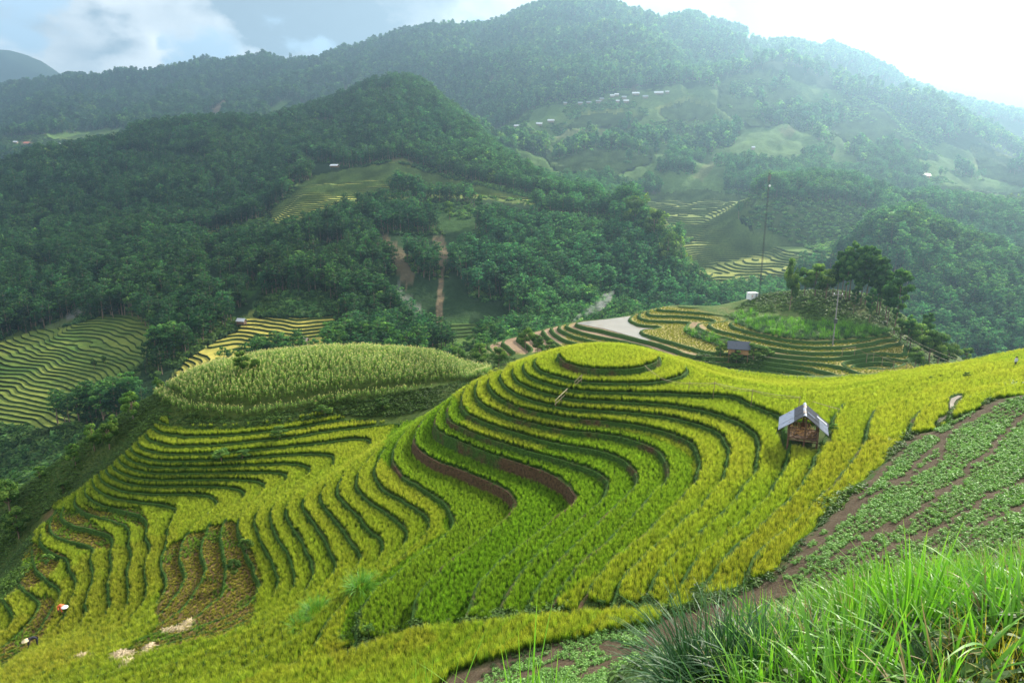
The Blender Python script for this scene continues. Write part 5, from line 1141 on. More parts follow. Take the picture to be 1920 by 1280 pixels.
# --- foreground grass
gp = '1300,1420 1330,1310 1380,1250 1450,1165 1600,1135 1750,1105 1930,1085 2060,1080 2060,3500 1200,3500 1215,1500'
X, Y, Z, u, v = area_points(gp, 0.27, 25, -2, 20, 3.5, 22); r_ = np.random.RandomState(66)
k = r_.rand(len(X)); pd = fbm(X, Y, 1.6, 67); yel = in_poly(u, v, '1800,1270 2060,1200 2060,1700 1750,1700'); t_ = np.hypot(X, Y)
sel = (pd > -0.15) & ~yel & ~in_poly(u, v, '1150,1500 1170,1290 1260,1250 1340,1230 1400,1500')
P = np.stack([X, Y, Z], -1)
scatter('tall_grass', P[sel], (0.52 + 0.24*r_.rand(sel.sum()) + 0.16*pd[sel]) * np.where(t_[sel] < 6.2, .8, 1.0), rng_rot(int(sel.sum()), 26, 0.08), [proto('tall_grass', m_) for m_ in SWARD], kind='stuff', label='tall bright green napier grass filling the lower right corner')
sel = (pd < 0.12) & ~yel
scatter('dark_grass', P[sel], 0.48 + 0.25*r_.rand(sel.sum()), rng_rot(int(sel.sum()), 27, 0.1), [proto('dark_grass', m_) for m_ in SWD], kind='stuff', label='darker bluish grass with drooping blades between the napier grass')
sel = yel
M_DEAD = leaf_mat('dead_blade', [(0, (.10, .07, .03)), (1, (.40, .30, .15))], None, .2)
DG = [proto('dead_grass', clump(s+77, 9, 1.0, .3, .04, M_DEAD, 1.0, 1.6, 'dead_grass', .2)) for s in range(2)]
k_ = (k < .35) & ~sel
scatter('dead_grass', P[k_], 0.5 + 0.4*r_.rand(k_.sum()), rng_rot(int(k_.sum()), 29, 0.2), DG, kind='stuff', label='withered brown blades among the foreground grass')
scatter('yellow_weeds', P[sel], 0.7 + 0.4*r_.rand(sel.sum()), rng_rot(int(sel.sum()), 28, 0.1), [proto('yellow_weeds', m_) for m_ in SWY], kind='stuff', label='yellowing weeds in the bottom right corner')
X, Y, Z, u, v = area_points('1150,3500 1180,1290 1330,1190 1500,1120 1700,1090 1930,1065 2060,1060 2060,3500', 0.2, 29, -2, 24, 3.5, 27)
scatter('ground_weeds', np.stack([X, Y, Z], -1), 0.7 + 0.7*r_.rand(len(X)), rng_rot(len(X), 30, 0.2), WP, np.ones((len(X), 3))*(1 + 0.4*fbm(X, Y, 1, 5))[:,None], kind='stuff', label='leafy weeds under the tall grass')
X, Y, Z, u, v = area_points('560,1340 700,1262 860,1300 940,1330 900,1500 500,1500', 0.5, 31, -20, 20, 10, 34)
X, Y, Z = X[::3], Y[::3], Z[::3]
# single clumps
def grass_clump(u, v, n, H, sp, w, mat, label, seed, group=None, gf=None, lo=3.0, hi=140.0, droop=1.3, lean=.5, straight=.25):
    p = at_ground(u, v, gf, lo, hi); o = add('grass_clump', clump(seed, n, H, sp, w, mat, lean, droop, 'grass_clump', straight), None, p, label=label, category='grass clump')
    if group: o['group'] = group
    return o
grass_clump(1345, 1345, 620, 1.35, 0.45, 0.026, M_NAPD, 'big dark grass clump with drooping blades at the left end of the tall grass', 101, lo=5, hi=16)
grass_clump(1295, 1345, 220, .8, 0.3, 0.020, M_NAPD, 'low dark tussock at the lower left foot of the big dark clump', 102, lo=5, hi=16)
grass_clump(1430, 1310, 260, 1.1, 0.4, 0.026, M_NAPD, 'dark clump just right of the biggest dark one', 103, lo=5, hi=16)
grass_clump(1700, 1225, 60, 1.45, 0.25, 0.045, M_NAP, 'tallest napier clump, blades standing above the rest', 104, lo=4, hi=12, droop=.8, lean=.3, straight=.6)
grass_clump(1770, 1330, 50, 1.3, 0.3, 0.042, M_NAP, 'napier clump with wide arching blades near the bottom edge', 105, lo=4, hi=12, droop=1.3)
grass_clump(1560, 1380, 46, 1.3, 0.3, 0.040, M_NAP, 'arching napier clump at the bottom edge, right of the dark clumps', 106, lo=4, hi=12, droop=1.3)
grass_clump(1890, 1250, 46, 1.3, 0.3, 0.040, M_NAP, 'napier clump at the right edge', 107, lo=4, hi=12, droop=1.0)
for a, b, L in ((655, 1.9, 'grass shoot at the bottom edge below the gully'), (815, 2.5, 'tallest of the grass shoots at the middle of the bottom edge'), (780, 2.1, 'grass shoot just left of the tallest bottom-edge one'), (985, 2.3, 'grass shoot before the small bean plot'), (1035, 2.1, 'short grass shoot right of the one before the bean plot')):
    grass_clump(a, 1480, 16, b, 0.14, 0.035, M_NAP, L, 110+a, 'grass shoots along the bottom edge', lo=5, hi=24, droop=.5, straight=.7, lean=.25)
for i, (a, b, n, H, L) in enumerate(((676, 1108, 420, 1.7, 'pale green grass tussock upper in the gully below the green terraces'), (700, 1092, 200, 1.0, 'small pale tussock above the upper gully one'), (592, 1156, 420, 1.7, 'pale green grass tussock lower in the gully'), (562, 1180, 260, 1.2, 'small tussock at the lowest end of the gully'))):
    grass_clump(a, b, n, H, 0.45, 0.035, M_NAP, L, 130+i, 'tussocks in the gully', lo=25, hi=90, droop=1.5, lean=.7)
# --- knoll trees
def knoll_tree(u, v, hpx, kind, seed, label, group, wide=1.0, n=2600, card=0.32, gf=None, lo=120, hi=230):
    gf = gf or kground; p = at_ground(u, v, gf, lo, hi); t = p.y*CP - p.z*SP; H = hpx*t/F_PX
    key = (kind, seed % 3, n); 
    if key not in KM: KM[key] = tree_meshes(seed % 3 + 200 + 7*(kind == 'pine'), kind, 10, n, card)
    tm, cm = KM[key]; r = random.Random(seed); s = H/10
    return put_tree('pine_tree' if kind == 'pine' else 'broadleaf_tree', tm, cm, (p.x, p.y, p.z - .1), (s*wide*(.6 if kind == 'pine' else .85), s*wide*(.6 if kind == 'pine' else .85), s), r.random()*6.28, label, group)
KM = {}
G1, G2 = 'pines on the knoll', 'bushy trees on the knoll'
for i, (a, b, h, w_, L) in enumerate(((1497, 540, 62, .9, 'small dark pine behind the slim tree at the left end of the knoll'), (1524, 545, 76, 1, 'pine rising behind the bushes left of the main pine group'), (1560, 556, 60, 1, 'short pine just left of the main pine group'),
        (1578, 560, 92, 1.1, 'leftmost pine of the main group on the knoll'), (1592, 563, 108, 1.15, 'second pine from the left, tallest of the main group'), (1608, 566, 100, 1.1, 'third pine from the left in the main group'), (1622, 572, 108, 1.1, 'pine in the middle of the main group'),
        (1636, 580, 98, 1.1, 'fifth pine from the left in the main group'), (1648, 592, 98, 1.1, 'sixth pine from the left in the main group, lower on the slope'), (1660, 604, 92, 1.0, 'pine at the right end of the main group'), (1600, 590, 60, 1, 'short pine in front of the main group'), (1630, 606, 66, 1, 'low pine in front of the right half of the group'),
        (1585, 566, 90, 1.2, 'pine filling the gap between the first two of the main group'), (1614, 572, 96, 1.2, 'pine behind the third of the main group'), (1643, 588, 104, 1.2, 'broad pine in the right half of the main group'), (1662, 612, 84, 1.1, 'pine low at the right edge of the main group'), (1570, 556, 72, 1.1, 'pine at the left edge of the main group'),
        (1677, 628, 122, 1.25, 'tall single pine standing apart right of the group'), (1735, 652, 66, 1.1, 'small pine far right above the bushes'), (1700, 650, 60, 1.1, 'small pine between the single pine and the bushes'))):
    knoll_tree(a, b, h, 'pine', i, L, G1, w_)
for i, (a, b, h, w_, L) in enumerate(((1481, 582, 96, .5, 'slim tree with clumped crown at the left end of the knoll'), (1508, 552, 50, 1.1, 'round dark tree right of the slim one'), (1526, 558, 62, 1.2, 'widest round tree left of the pine group'), (1548, 562, 58, 1.1, 'pale-leaved tree beside the pine group'),
        (1688, 640, 44, 1.3, 'pale bush at the foot of the single pine'), (1706, 652, 52, 1.3, 'first bush of the row running down right from the pines'), (1724, 668, 60, 1.3, 'second bush of the row down the right side of the knoll'), (1742, 678, 62, 1.3, 'third bush of the row down the right side of the knoll'), (1758, 686, 58, 1.3, 'fourth bush, round and olive, of the row down the knoll'), (1776, 690, 48, 1.3, 'last bush at the lower end of the row'), (1810, 682, 32, 1.2, 'small round bush alone at the skyline right of the row'), (1716, 690, 40, 1.3, 'bush low in front of the row beside the yellow slope'),
        (1350, 672, 30, 1.1, 'pale blossoming bush left of the small hut'), (1412, 680, 34, 1.6, 'silvery bush right in front of the small hut'), (1380, 682, 26, 1.5, 'dark bush below the small hut'), (1440, 672, 22, 1.8, 'bushy trellis right of the small hut'))):
    knoll_tree(a, b, h, 'broad', i, L, G2, w_)
# bushes and small trees of the near slopes
for i, (a, b, h, w_, L, gf, lo, hi) in enumerate(((455, 700, 42, 1.3, 'dark tree showing behind the maize hill', None, 80, 125), (480, 696, 26, 1.4, 'low bush right of the dark tree behind the maize hill', None, 80, 125), (250, 790, 58, 1.0, 'pale feathery tree left of the maize hill', None, 60, 120), (215, 812, 36, 1.0, 'small pale tree lower left of the feathery one', None, 60, 120), (178, 845, 52, 1.1, 'round lit bush on the edge of the left slope', None, 60, 120), (142, 875, 46, 1.0, 'light green bush lower on the left edge', None, 60, 120),
        (205, 842, 52, 1.2, 'dark bush right behind the round lit one', None, 60, 120), (300, 735, 30, 1.1, 'bush at the left foot of the maize', None, 60, 120), (120, 930, 30, 1.3, 'bush on the slope above the stubble steps', None, 60, 120), (35, 1010, 62, 1.3, 'big dark round tree on the left slope', None, 50, 120), (20, 965, 75, 1.0, 'dark tree at the left edge of the slope', None, 60, 120), (75, 900, 30, 1.2, 'small bush on the left skyline', None, 60, 120), (90, 1060, 26, 1.4, 'low bush beside the small brown steps', None, 50, 120),
        (415, 864, 26, 2.2, 'spreading bush on the terraces below the maize hill', None, 60, 110), (455, 862, 20, 2.2, 'bush right of the spreading one on the terraces', None, 60, 110), (525, 828, 26, 2.0, 'bush on a bank below the reddish scar', None, 60, 110), (610, 786, 24, 2.2, 'bush at the scar under the maize', None, 60, 110), (720, 768, 24, 2.2, 'bush near the right end of the maize bank', None, 60, 110), (318, 668, 1, 1, '', None, 0, 0),
        (1745, 716, 12, 1.8, 'low shrub on the yellow slope at the right, left of three', None, 50, 110), (1765, 712, 12, 1.0, 'low shrub on the yellow slope, middle of three', None, 50, 110), (1812, 712, 16, 1.6, 'low shrub on the yellow slope, right of three', None, 50, 110), (1932, 706, 34, 1.2, 'dark bush at the right edge beside the person', None, 50, 110),
        (440, 1082, 40, 1.2, 'bush at the foot of the green strip beside the stubble', None, 50, 110), (462, 1040, 34, 1.3, 'bush halfway up the green strip beside the stubble', None, 50, 110), (690, 1190, 26, 1.6, 'bush at the lower corner of the green terraces', None, 25, 70), (1125, 1142, 24, 1.2, 'left one of two dark shrubs at the lower end of the yellow rows', None, 25, 60), (1180, 1142, 22, 1.5, 'right one of two dark shrubs at the lower end of the yellow rows', None, 25, 60), (640, 1205, 18, 1.6, 'shrub lower in the gully by the green terraces', None, 25, 70),
        (1540, 838, 14, 1.6, 'green bush at the right rear post of the grey-roofed hut', None, 40, 80), (1562, 812, 20, 1.5, 'bush on the bank right of the grey-roofed hut', None, 40, 80),
        (985, 655, 42, 1.2, 'bright bush on the knoll side left behind the round terrace', kground, 120, 230), (1008, 662, 36, 1.3, 'second bright bush behind the round terrace', kground, 120, 230), (1032, 668, 30, 1.5, 'dark bush behind the left side of the round terrace', kground, 120, 230), (900, 690, 46, 1.3, 'bush on the knoll side above the maize skyline', kground, 120, 230), (860, 690, 40, 1.3, 'bush at the far left end of the knoll side', kground, 120, 230), (935, 690, 40, 1.3, 'lit bush right of the others on the knoll side', kground, 120, 230), (845, 672, 30, 1.0, 'small conical tree at the left end of the knoll side', kground, 120, 230))):
    if not L: continue
    knoll_tree(a, b, h, 'broad', i + 50, L, 'bushes around the terraces', w_, 1400 if h < 40 else 2600, 0.42 if h < 40 else .34, gf or ground, lo, hi)
for i, (a, b, h, L) in enumerate(((178, 692, 22, 'left one of two dark trees among the far-left terraces'), (197, 686, 20, 'right one of two dark trees among the far-left terraces'))):
    knoll_tree(a, b, h, 'broad', i + 90, L, 'dark trees among the far-left terraces', .9, 1400, .42, far_h, 200, 420)
for i, (a, b, h, L) in enumerate(((805, 420, 46, 'pale pine standing alone on the lit shoulder'), (843, 412, 34, 'round pale tree right of the lone pine on the shoulder'), (900, 418, 50, 'tall layered pale tree on the shoulder'), (985, 432, 34, 'lit tree at the edge of the forest shoulder'), (1190, 440, 70, 'tallest lit tree at the forest edge'), (1225, 470, 74, 'lit tree right of the tallest at the forest edge'), (1250, 510, 72, 'lit tree at the end of the forest ridge'), (620, 560, 62, 'sunlit pine rising out of the dark forest'), (560, 470, 50, 'pine above the dark middle of the forest'), (1420, 350, 38, 'feathery lit tree behind the mast head'), (1400, 330, 30, 'lit tree left of the mast head'))):
    knoll_tree(a, b, h, 'pine' if i not in (1, 4, 5, 6) else 'broad', i + 120, L, 'trees that catch the light across the valley', 1.0, 1400, .42, far_h, 300, 900)
# green grass band and scrub on the knoll
X, Y, Z, u, v = area_points(['1376,606 1430,596 1520,606 1600,608 1672,622 1632,634 1560,638 1500,639 1428,626', '1370,596 1412,580 1420,592 1380,602', '1288,618 1330,628 1372,648 1350,652 1300,634 1282,622'], 0.9, 91, -30, 145, 122, 205, gf=kground)
scatter('green_grass', np.stack([X, Y, Z], -1), 1.25 + 0.5*r_.rand(len(X)), rng_rot(len(X), 31, 0.1), [proto('tall_grass', m_) for m_ in (SWARD[0], SWD[0], SWD[1], SWARD[1], SWD[2])], kind='stuff', label='bright green tall grass round the foot of the wooded knoll')
X, Y, Z, u, v = area_points(['1180,592 1215,570 1340,560 1400,540 1560,535 1700,560 1800,660 1745,700 1690,640 1600,615 1500,612 1378,600 1300,577', '800,700 880,640 930,640 960,660 1080,650 1100,690 900,720', '1300,668 1350,662 1440,665 1430,690 1400,702 1340,690'], 1.15, 92, -60, 145, 122, 215, gf=kground)
lump = fbm(X, Y, 9, 93, 3); ok = lump > -0.12; X, Y, Z, lump = X[ok], Y[ok], Z[ok], lump[ok]
scatter('knoll_scrub', np.stack([X, Y, Z], -1), (1.6 + 2.4*lump + 0.5*r_.rand(len(X))).clip(.8, 4), rng_rot(len(X), 32, 0.2), WP, (np.array([1.3, 1.3, 1.1])*(1 + .5*fbm(X, Y, 5, 94))[:,None]).clip(.4, 2.4), kind='stuff', label='dry and green scrub on the open top of the knoll')
print('single plants', round(time.time()-T0, 1))
# ---------------------------------------------------------------- huts, houses, poles, people
def boxv(x0, y0, z0, x1, y1, z1):
    return [(x0,y0,z0),(x1,y0,z0),(x1,y1,z0),(x0,y1,z0),(x0,y0,z1),(x1,y0,z1),(x1,y1,z1),(x0,y1,z1)], [(0,3,2,1),(4,5,6,7),(0,1,5,4),(1,2,6,5),(2,3,7,6),(3,0,4,7)]
def box_me(name, b, mat, jit=0.0, seed=0):
    v, f = boxv(*b); r = random.Random(seed); v = [tuple(c + r.uniform(-jit, jit) for c in p) for p in v]; return mesh_from(name, v, f, mat)
def boxes_me(name, bs, mat, jit=0.0):
    V, F = [], []; r = random.Random(5)
    for b in bs:
        v, f = boxv(*b); o = len(V); V += [tuple(c + r.uniform(-jit, jit) for c in p) for p in v]; F += [tuple(i+o for i in q) for q in f]
    return mesh_from(name, V, F, mat)
def pole_me(name, pts, r0, r1, mat, k=7, seed=0):
    V, F = [], []; n = len(pts); tube(V, F, pts, [r0 + (r1-r0)*i/max(1, n-1) for i in range(n)], k); return mesh_from(name, V, F, mat, True)
M_WOOD = flat_mat('weathered_wood', (0.13, 0.075, 0.045), 0.9, 0.5, 9, bump=0.4)
M_WOODL = flat_mat('bright_wood', (0.38, 0.22, 0.11), 0.85, 0.4, 9, bump=0.4)
M_STRAW = flat_mat('straw', (0.50, 0.30, 0.12), 0.95, 0.5, 14, bump=0.5)
M_SHEET = flat_mat('grey_sheet', (0.30, 0.33, 0.40), 0.45, 0.3, 3.5, bump=0.1)
M_SHEETD = flat_mat('dark_sheet', (0.085, 0.09, 0.105), 0.55, 0.4, 4, bump=0.1)
M_SHEETL = flat_mat('pale_sheet', (0.33, 0.37, 0.45), 0.5, 0.2, 3)
M_RIDGE = flat_mat('rusty_cap', (0.42, 0.33, 0.27), 0.7, 0.4, 6)
M_TILE = flat_mat('slate_tiles', (0.06, 0.07, 0.095), 0.6, 0.35, 5, bump=0.2)
M_WHITE = flat_mat('white_metal', (0.75, 0.76, 0.78), 0.5, 0.1, 2)
M_STEEL = flat_mat('mast_steel', (0.05, 0.055, 0.06), 0.6, 0.2, 3)
M_CONC = flat_mat('concrete', (0.19, 0.185, 0.175), 0.9, 0.15, 3)
M_BAMB = flat_mat('bamboo', (0.17, 0.125, 0.075), 0.8, 0.4, 5)
M_BAMBL = flat_mat('pale_bamboo', (0.36, 0.29, 0.19), 0.7, 0.3, 5)
def sheet_me(name, w, l, mat, waves=9, amp=0.022, th=0.008):
    """corrugated sheet, w across the waves (x), l along the slope (y), lying in xy"""
    n = waves*6; V, F = [], []
    for i in range(n+1):
        x = w*i/n; z = amp*math.cos(6.2832*waves*i/n)
        V += [(x, 0, z), (x, l, z), (x, 0, z-th), (x, l, z-th)]
    for i in range(n):
        a = 4*i; F += [(a, a+4, a+5, a+1), (a+2, a+3, a+7, a+6), (a, a+2, a+6, a+4), (a+1, a+5, a+7, a+3)]
    return mesh_from(name, V, F, mat, False)
hp = at_ground(1503, 838, None, 40, 70)
RZ = -math.radians(22)
hut = thing('field_hut', 'open wooden hut with a patched grey sheet roof standing among the rice', 'hut', hp, RZ)
hw, hl = 1.02, 2.3       # half width of frame, length (along +y, away from the view)
EZ, AZ = 1.62, 2.62      # eaves and ridge heights
posts = [(-hw, 0), (hw, 0), (-hw, hl), (hw, hl), (0.12, 0.0), (0, hl)]
for i, (x, y) in enumerate(posts):
    top = EZ+.28 if abs(x) > .5 else AZ-.06; add('post', pole_me('post', [(x, y, -.35), (x+.02, y, top*.5), (x, y, top)], 0.075, 0.06, M_WOOD, 6, i), hut)
for nm, a, b, r in (('beam', (-hw-.1, -.07, 1.52), (hw+.1, -.07, 1.50), .05), ('beam', (-hw-.1, hl, 1.52), (hw+.1, hl, 1.52), .05), ('beam', (-hw, -.15, 1.6), (-hw, hl+.15, 1.6), .05), ('beam', (hw, -.15, 1.6), (hw, hl+.15, 1.6), .05), ('beam', (0, -.35, AZ-.08), (0, hl+.3, AZ-.08), .05), ('rail', (-hw-.05, -.06, .72), (hw+.05, -.06, .70), .05), ('rail', (-hw-.08, -.1, .55), (hw+.1, -.1, .52), .045), ('rail', (-hw, -.05, .6), (-hw, hl, .6), .04), ('rail', (hw, -.05, .6), (hw, hl, .6), .04), ('rafter', (-hw-.75, -.25, 1.28), (0, -.25, AZ-.03), .035), ('rafter', (hw+.75, -.25, 1.28), (0, -.25, AZ-.03), .035), ('rafter', (-hw-.75, hl+.2, 1.28), (0, hl+.2, AZ-.03), .035), ('rafter', (hw+.75, hl+.2, 1.28), (0, hl+.2, AZ-.03), .035)):
    add(nm, pole_me(nm, [a, tuple((p+q)/2 for p, q in zip(a, b)), b], r, r*.9, M_WOOD, 6), hut)
pb = box_me('floor_board', (0, 0, 0, 0.20, hl+.1, .03), M_WOOD)
for i in range(10): add('floor_board', pb, hut, (-hw+.0+i*.206, -.03, .60))
wb = box_me('wall_board', (0, 0, 0, .025, .15, .62), M_WOOD); wb2 = box_me('wall_board', (0, 0, 0, .025, .15, .55), M_WOODL)
for sx in (-1, 1):
    for i in range(12):
        if (i*7+sx) % 5 == 0: continue
        add('wall_board', wb if (i*3+sx) % 4 else wb2, hut, (sx*(hw+.05), .05+i*.188, .62 - .05*((i*5) % 3)), (0.03*((i % 3)-1), 0, 0))
for i in range(8): add('wall_board', wb if i % 3 else wb2, hut, (-hw+.08+i*.19, hl-.04, .62), (0, 0, -1.57))
# heap of straw and firewood on the floor
V, F = [], []; r = random.Random(3)
for i in range(140):
    x, y, z = r.uniform(-.85, .85), r.uniform(.3, 1.9), .66 + r.uniform(0, .55)*(1-abs(r.uniform(-1, 1))*.4); a = r.random()*3.14; L = r.uniform(.25, .6); d = (math.cos(a)*L, math.sin(a)*L, r.uniform(-.15, .15)); tube(V, F, [(x, y, z), (x+d[0]*.6, y+d[1]*.6, z+d[2])], [.022, .018], 4)
add('straw', mesh_from('straw', V, F, M_STRAW), hut, label='heap of orange-brown straw and sticks inside')
# roof: slopes of separate sheets
sl_len = math.hypot(hw+.78, AZ-1.25); pit = math.atan2(AZ-1.25, hw+.78)
S1 = sheet_me('roof_sheet', 1.08, sl_len*.72, M_SHEETL); S2 = sheet_me('roof_sheet', 1.08, sl_len*.40, M_SHEETD); S3 = sheet_me('roof_sheet', 1.02, sl_len*.60, M_SHEETD); S4 = sheet_me('roof_sheet', 1.02, sl_len*.55, M_SHEET); S5 = sheet_me('roof_sheet', .36, sl_len*.42, M_WHITE)
def lay(me, side, ya, down, lift, lab=None):
    """side -1 left, +1 right; ya start along the ridge; down = distance of the sheet's upper edge below the ridge"""
    M = Matrix.Translation((0, ya, AZ + .03 + lift)) @ Matrix.Rotation(side*pit, 4, 'Y') @ Matrix.Translation((side*down, 0, 0)) @ (Matrix(((0, side, 0, 0), (1, 0, 0, 0), (0, 0, 1, 0), (0, 0, 0, 1))))
    o = add('roof_sheet', me, hut); o.matrix_local = M
    if lab: o['label'] = lab
for i in range(3):
    y = -.45 + i*1.0
    lay(S1, -1, y, sl_len*.27, 0.0 + .012*(i % 2), 'pale blue-grey corrugated sheet'); lay(S2, -1, y, 0.0, .035 + .012*(i % 2), 'dark ribbed sheet at the ridge')
    lay(S4 if i < 2 else S3, 1, y, sl_len*.42, 0.0 + .012*(i % 2)); lay(S3, 1, y+.01, -.0, .035 + .012*(i % 2), 'dark weathered sheet')
lay(S5, 1, 1.62, sl_len*.52, .06, 'white plastic strip on the right slope'); lay(sheet_me('roof_sheet', .30, sl_len*.30, M_SHEETL), 1, .7, sl_len*.12, .06)
for i in range(5):
    add('ridge_cap', mesh_from('ridge_cap', [(-.10, 0, -.03), (0, 0, .05), (.10, 0, -.03), (-.10, .66, -.03), (0, .66, .05), (.10, .66, -.03)], [(0,1,4,3), (1,2,5,4)], M_RIDGE if i % 2 else M_SHEETL), hut, (0, -.48+i*.63, AZ+.07+.01*(i % 2)), (0.02*(i-2), 0, 0.04*((i % 3)-1)))
# --- gabled small houses
def house(name, p, rz, L, W, H, R, roof, wall, label, cat='hut', group=None, posts=0.0, door=True):
    t = thing(name, label, cat, p, rz, group); V, F = boxv(-L/2, -W/2, posts, L/2, W/2, H); b = len(V); V += [(-L/2, 0, H+R*.9), (L/2, 0, H+R*.9)]; F += [(0+4, 7, b), (5, b+1, 6), (4, b, b+1, 5), (7, 6, b+1, b)]
    if posts: V = [(x, y, z - (0 if i >= 4 else 0)) for i, (x, y, z) in enumerate(V)]
    add('wall', mesh_from('wall', V, F, wall), t); o = .14*W; e = H - R*2*o/W
    for s in (-1, 1):
        v = [(-L/2-o, 0, H+R+.05), (L/2+o, 0, H+R+.05), (L/2+o, s*(W/2+o), e+.05), (-L/2-o, s*(W/2+o), e+.05)]; v += [(x, y, z-.08) for x, y, z in v]
        add('roof', mesh_from('roof', v, [(0,1,2,3), (7,6,5,4), (0,3,7,4), (1,5,6,2), (2,6,7,3), (0,4,5,1)], roof), t)
    if posts:
        for x in (-L/2+.1, L/2-.1):
            for y in (-W/2+.1, W/2-.1): add('post', pole_me('post', [(x, y, -.8), (x, y, posts+.1)], .09, .08, M_WOOD, 5), t)
    if door: add('door', box_me('door', (-.1*L-.4, -W/2-.06, posts, -.1*L+.4, -W/2-.005, posts+min(1.8, (H-posts)*.85)), M_WOOD), t)
    return t
p = at_ground(1383, 672, kground, 125, 200); p.z += .2
house('field_hut', p, math.radians(-14), 4.0, 2.6, 2.5, 1.1, M_TILE, M_WOODL, 'small wooden hut on stilts with a slate-blue roof below the knoll', 'hut', posts=1.0)
p = at_ground(1410, 561, kground, 150, 230); shed = thing('equipment_shed', 'small white metal cabin at the foot of the mast', 'cabin', p, .35)
add('wall', box_me('wall', (-1.2, -.9, 0, 1.2, .9, 1.75), M_WHITE), shed); add('roof', box_me('roof', (-1.3, -1, 1.752, 1.3, 1, 1.86), M_WHITE), shed); add('door', box_me('door', (.3, -.94, .1, 1.0, -.902, 1.6), M_SHEET), shed); add('sign', box_me('sign', (-.8, -.93, .9, -.55, -.902, 1.15), flat_mat('red_paint', (.6, .08, .05))), shed)
# --- mast
p = at_ground(1423, 562, kground, 150, 230); t_ = p.y*CP - p.z*SP; mh = 232*t_/F_PX
mast = thing('radio_mast', 'tall thin guyed lattice mast rising from the knoll', 'mast', p, .2)
V, F = [], []
for k in range(3): a = k*2.094; tube(V, F, [(.2*math.cos(a), .2*math.sin(a), 0), (.2*math.cos(a), .2*math.sin(a), mh)], [.035, .03], 4)
add('leg', mesh_from('leg', V, F, M_STEEL), mast); V, F = [], []; nb = int(mh/.55)
for i in range(nb):
    for k in range(3):
        a, b = (k+i)*2.094, (k+i+1)*2.094; tube(V, F, [(.2*math.cos(a), .2*math.sin(a), i*mh/nb), (.2*math.cos(b), .2*math.sin(b), (i+1)*mh/nb)], [.018, .018], 3)
add('brace', mesh_from('brace', V, F, M_STEEL), mast, kind='stuff')
for zf in (.45, .92):
    for k in range(3): a = k*2.094+.5; add('guy_wire', pole_me('guy_wire', [(0, 0, mh*zf), (9*math.cos(a)*(.6+zf*.5), 9*math.sin(a)*(.6+zf*.5), -1.0-2.0*(math.sin(a) > 0))], .008, .008, M_STEEL, 3), mast)
for a, z in ((0, .965), (2.1, .95), (4.2, .96)): add('antenna', box_me('antenna', (.25*math.cos(a)-.1, .25*math.sin(a)-.1, mh*z-.7, .25*math.cos(a)+.1, .25*math.sin(a)+.1, mh*z+.7), M_CONC), mast)
V = [(0.0, -.1, 0)] + [(.32*math.cos(i*.5236), -.3, .32*math.sin(i*.5236)) for i in range(12)]; add('dish', mesh_from('dish', V, [(0, 1+(i+1) % 12, 1+i) for i in range(12)], M_WHITE), mast, (0, -.2, mh*.9))
# --- power pole and wires on the knoll
p = at_ground(1561, 648, kground, 130, 200); t_ = p.y*CP - p.z*SP; ph = 104*t_/F_PX
up_ = thing('power_pole', 'grey concrete power pole standing before the green grass of the knoll', 'power pole', p, -.2)
add('pole', pole_me('pole', [(0, 0, -.3), (0, 0, ph)], .14, .09, M_CONC, 8), up_); add('crossarm', box_me('crossarm', (-.9, -.06, ph-.9, .9, .06, ph-.78), M_CONC), up_)
for x in (-.8, 0, .8): add('insulator', pole_me('insulator', [(x, 0, ph-.78), (x, 0, ph-.45)], .07, .04, M_WHITE, 6), up_)
add('meter_box', box_me('meter_box', (-.35, -.5, ph*.42, .35, -.19, ph*.5), M_STEEL), up_)
a_ = at_ground(1682, 634, kground, 130, 200) + Vector((0, 0, 1.2)); b_ = at_ground(1800, 690, None, 55, 110) + Vector((0, 0, .3))
for i in range(2):
    o_ = Vector((.3*i, 0, .5*i)); q = [tuple(a_.lerp(b_, j/12) + o_ - Vector((0, 0, 2.2*(j/12)*(1-j/12)))) for j in range(13)]
    add('wire', pole_me('wire', q, .013, .013, M_BAMBL, 4), None, label=('lower' if i == 0 else 'upper') + ' of the two wires sagging from the knoll to the yellow slope', category='wire', group='wires from the knoll')
# --- fence on the knoll's lowest step
fp = [at_ground(u, v, kground, 120, 190) for u, v in ((1578, 671), (1601, 672), (1624, 681), (1636, 683), (1653, 687), (1674, 695), (1698, 698), (1722, 700))]
fen = thing('post_fence', 'thin post and rail fence along the lowest yellow step of the knoll', 'fence', fp[0])
for a in fp: q = a - fp[0]; add('post', pole_me('post', [(q.x, q.y, -.3+q.z), (q.x, q.y, q.z+2.1)], .07, .06, M_BAMB, 5), fen)
for a, b in zip(fp[:-1], fp[1:]): q, w_ = a-fp[0], b-fp[0]; add('rail', pole_me('rail', [tuple(q + Vector((0, 0, 1.95))), tuple(w_ + Vector((0, 0, 1.95)))], .045, .045, M_BAMB, 4), fen)
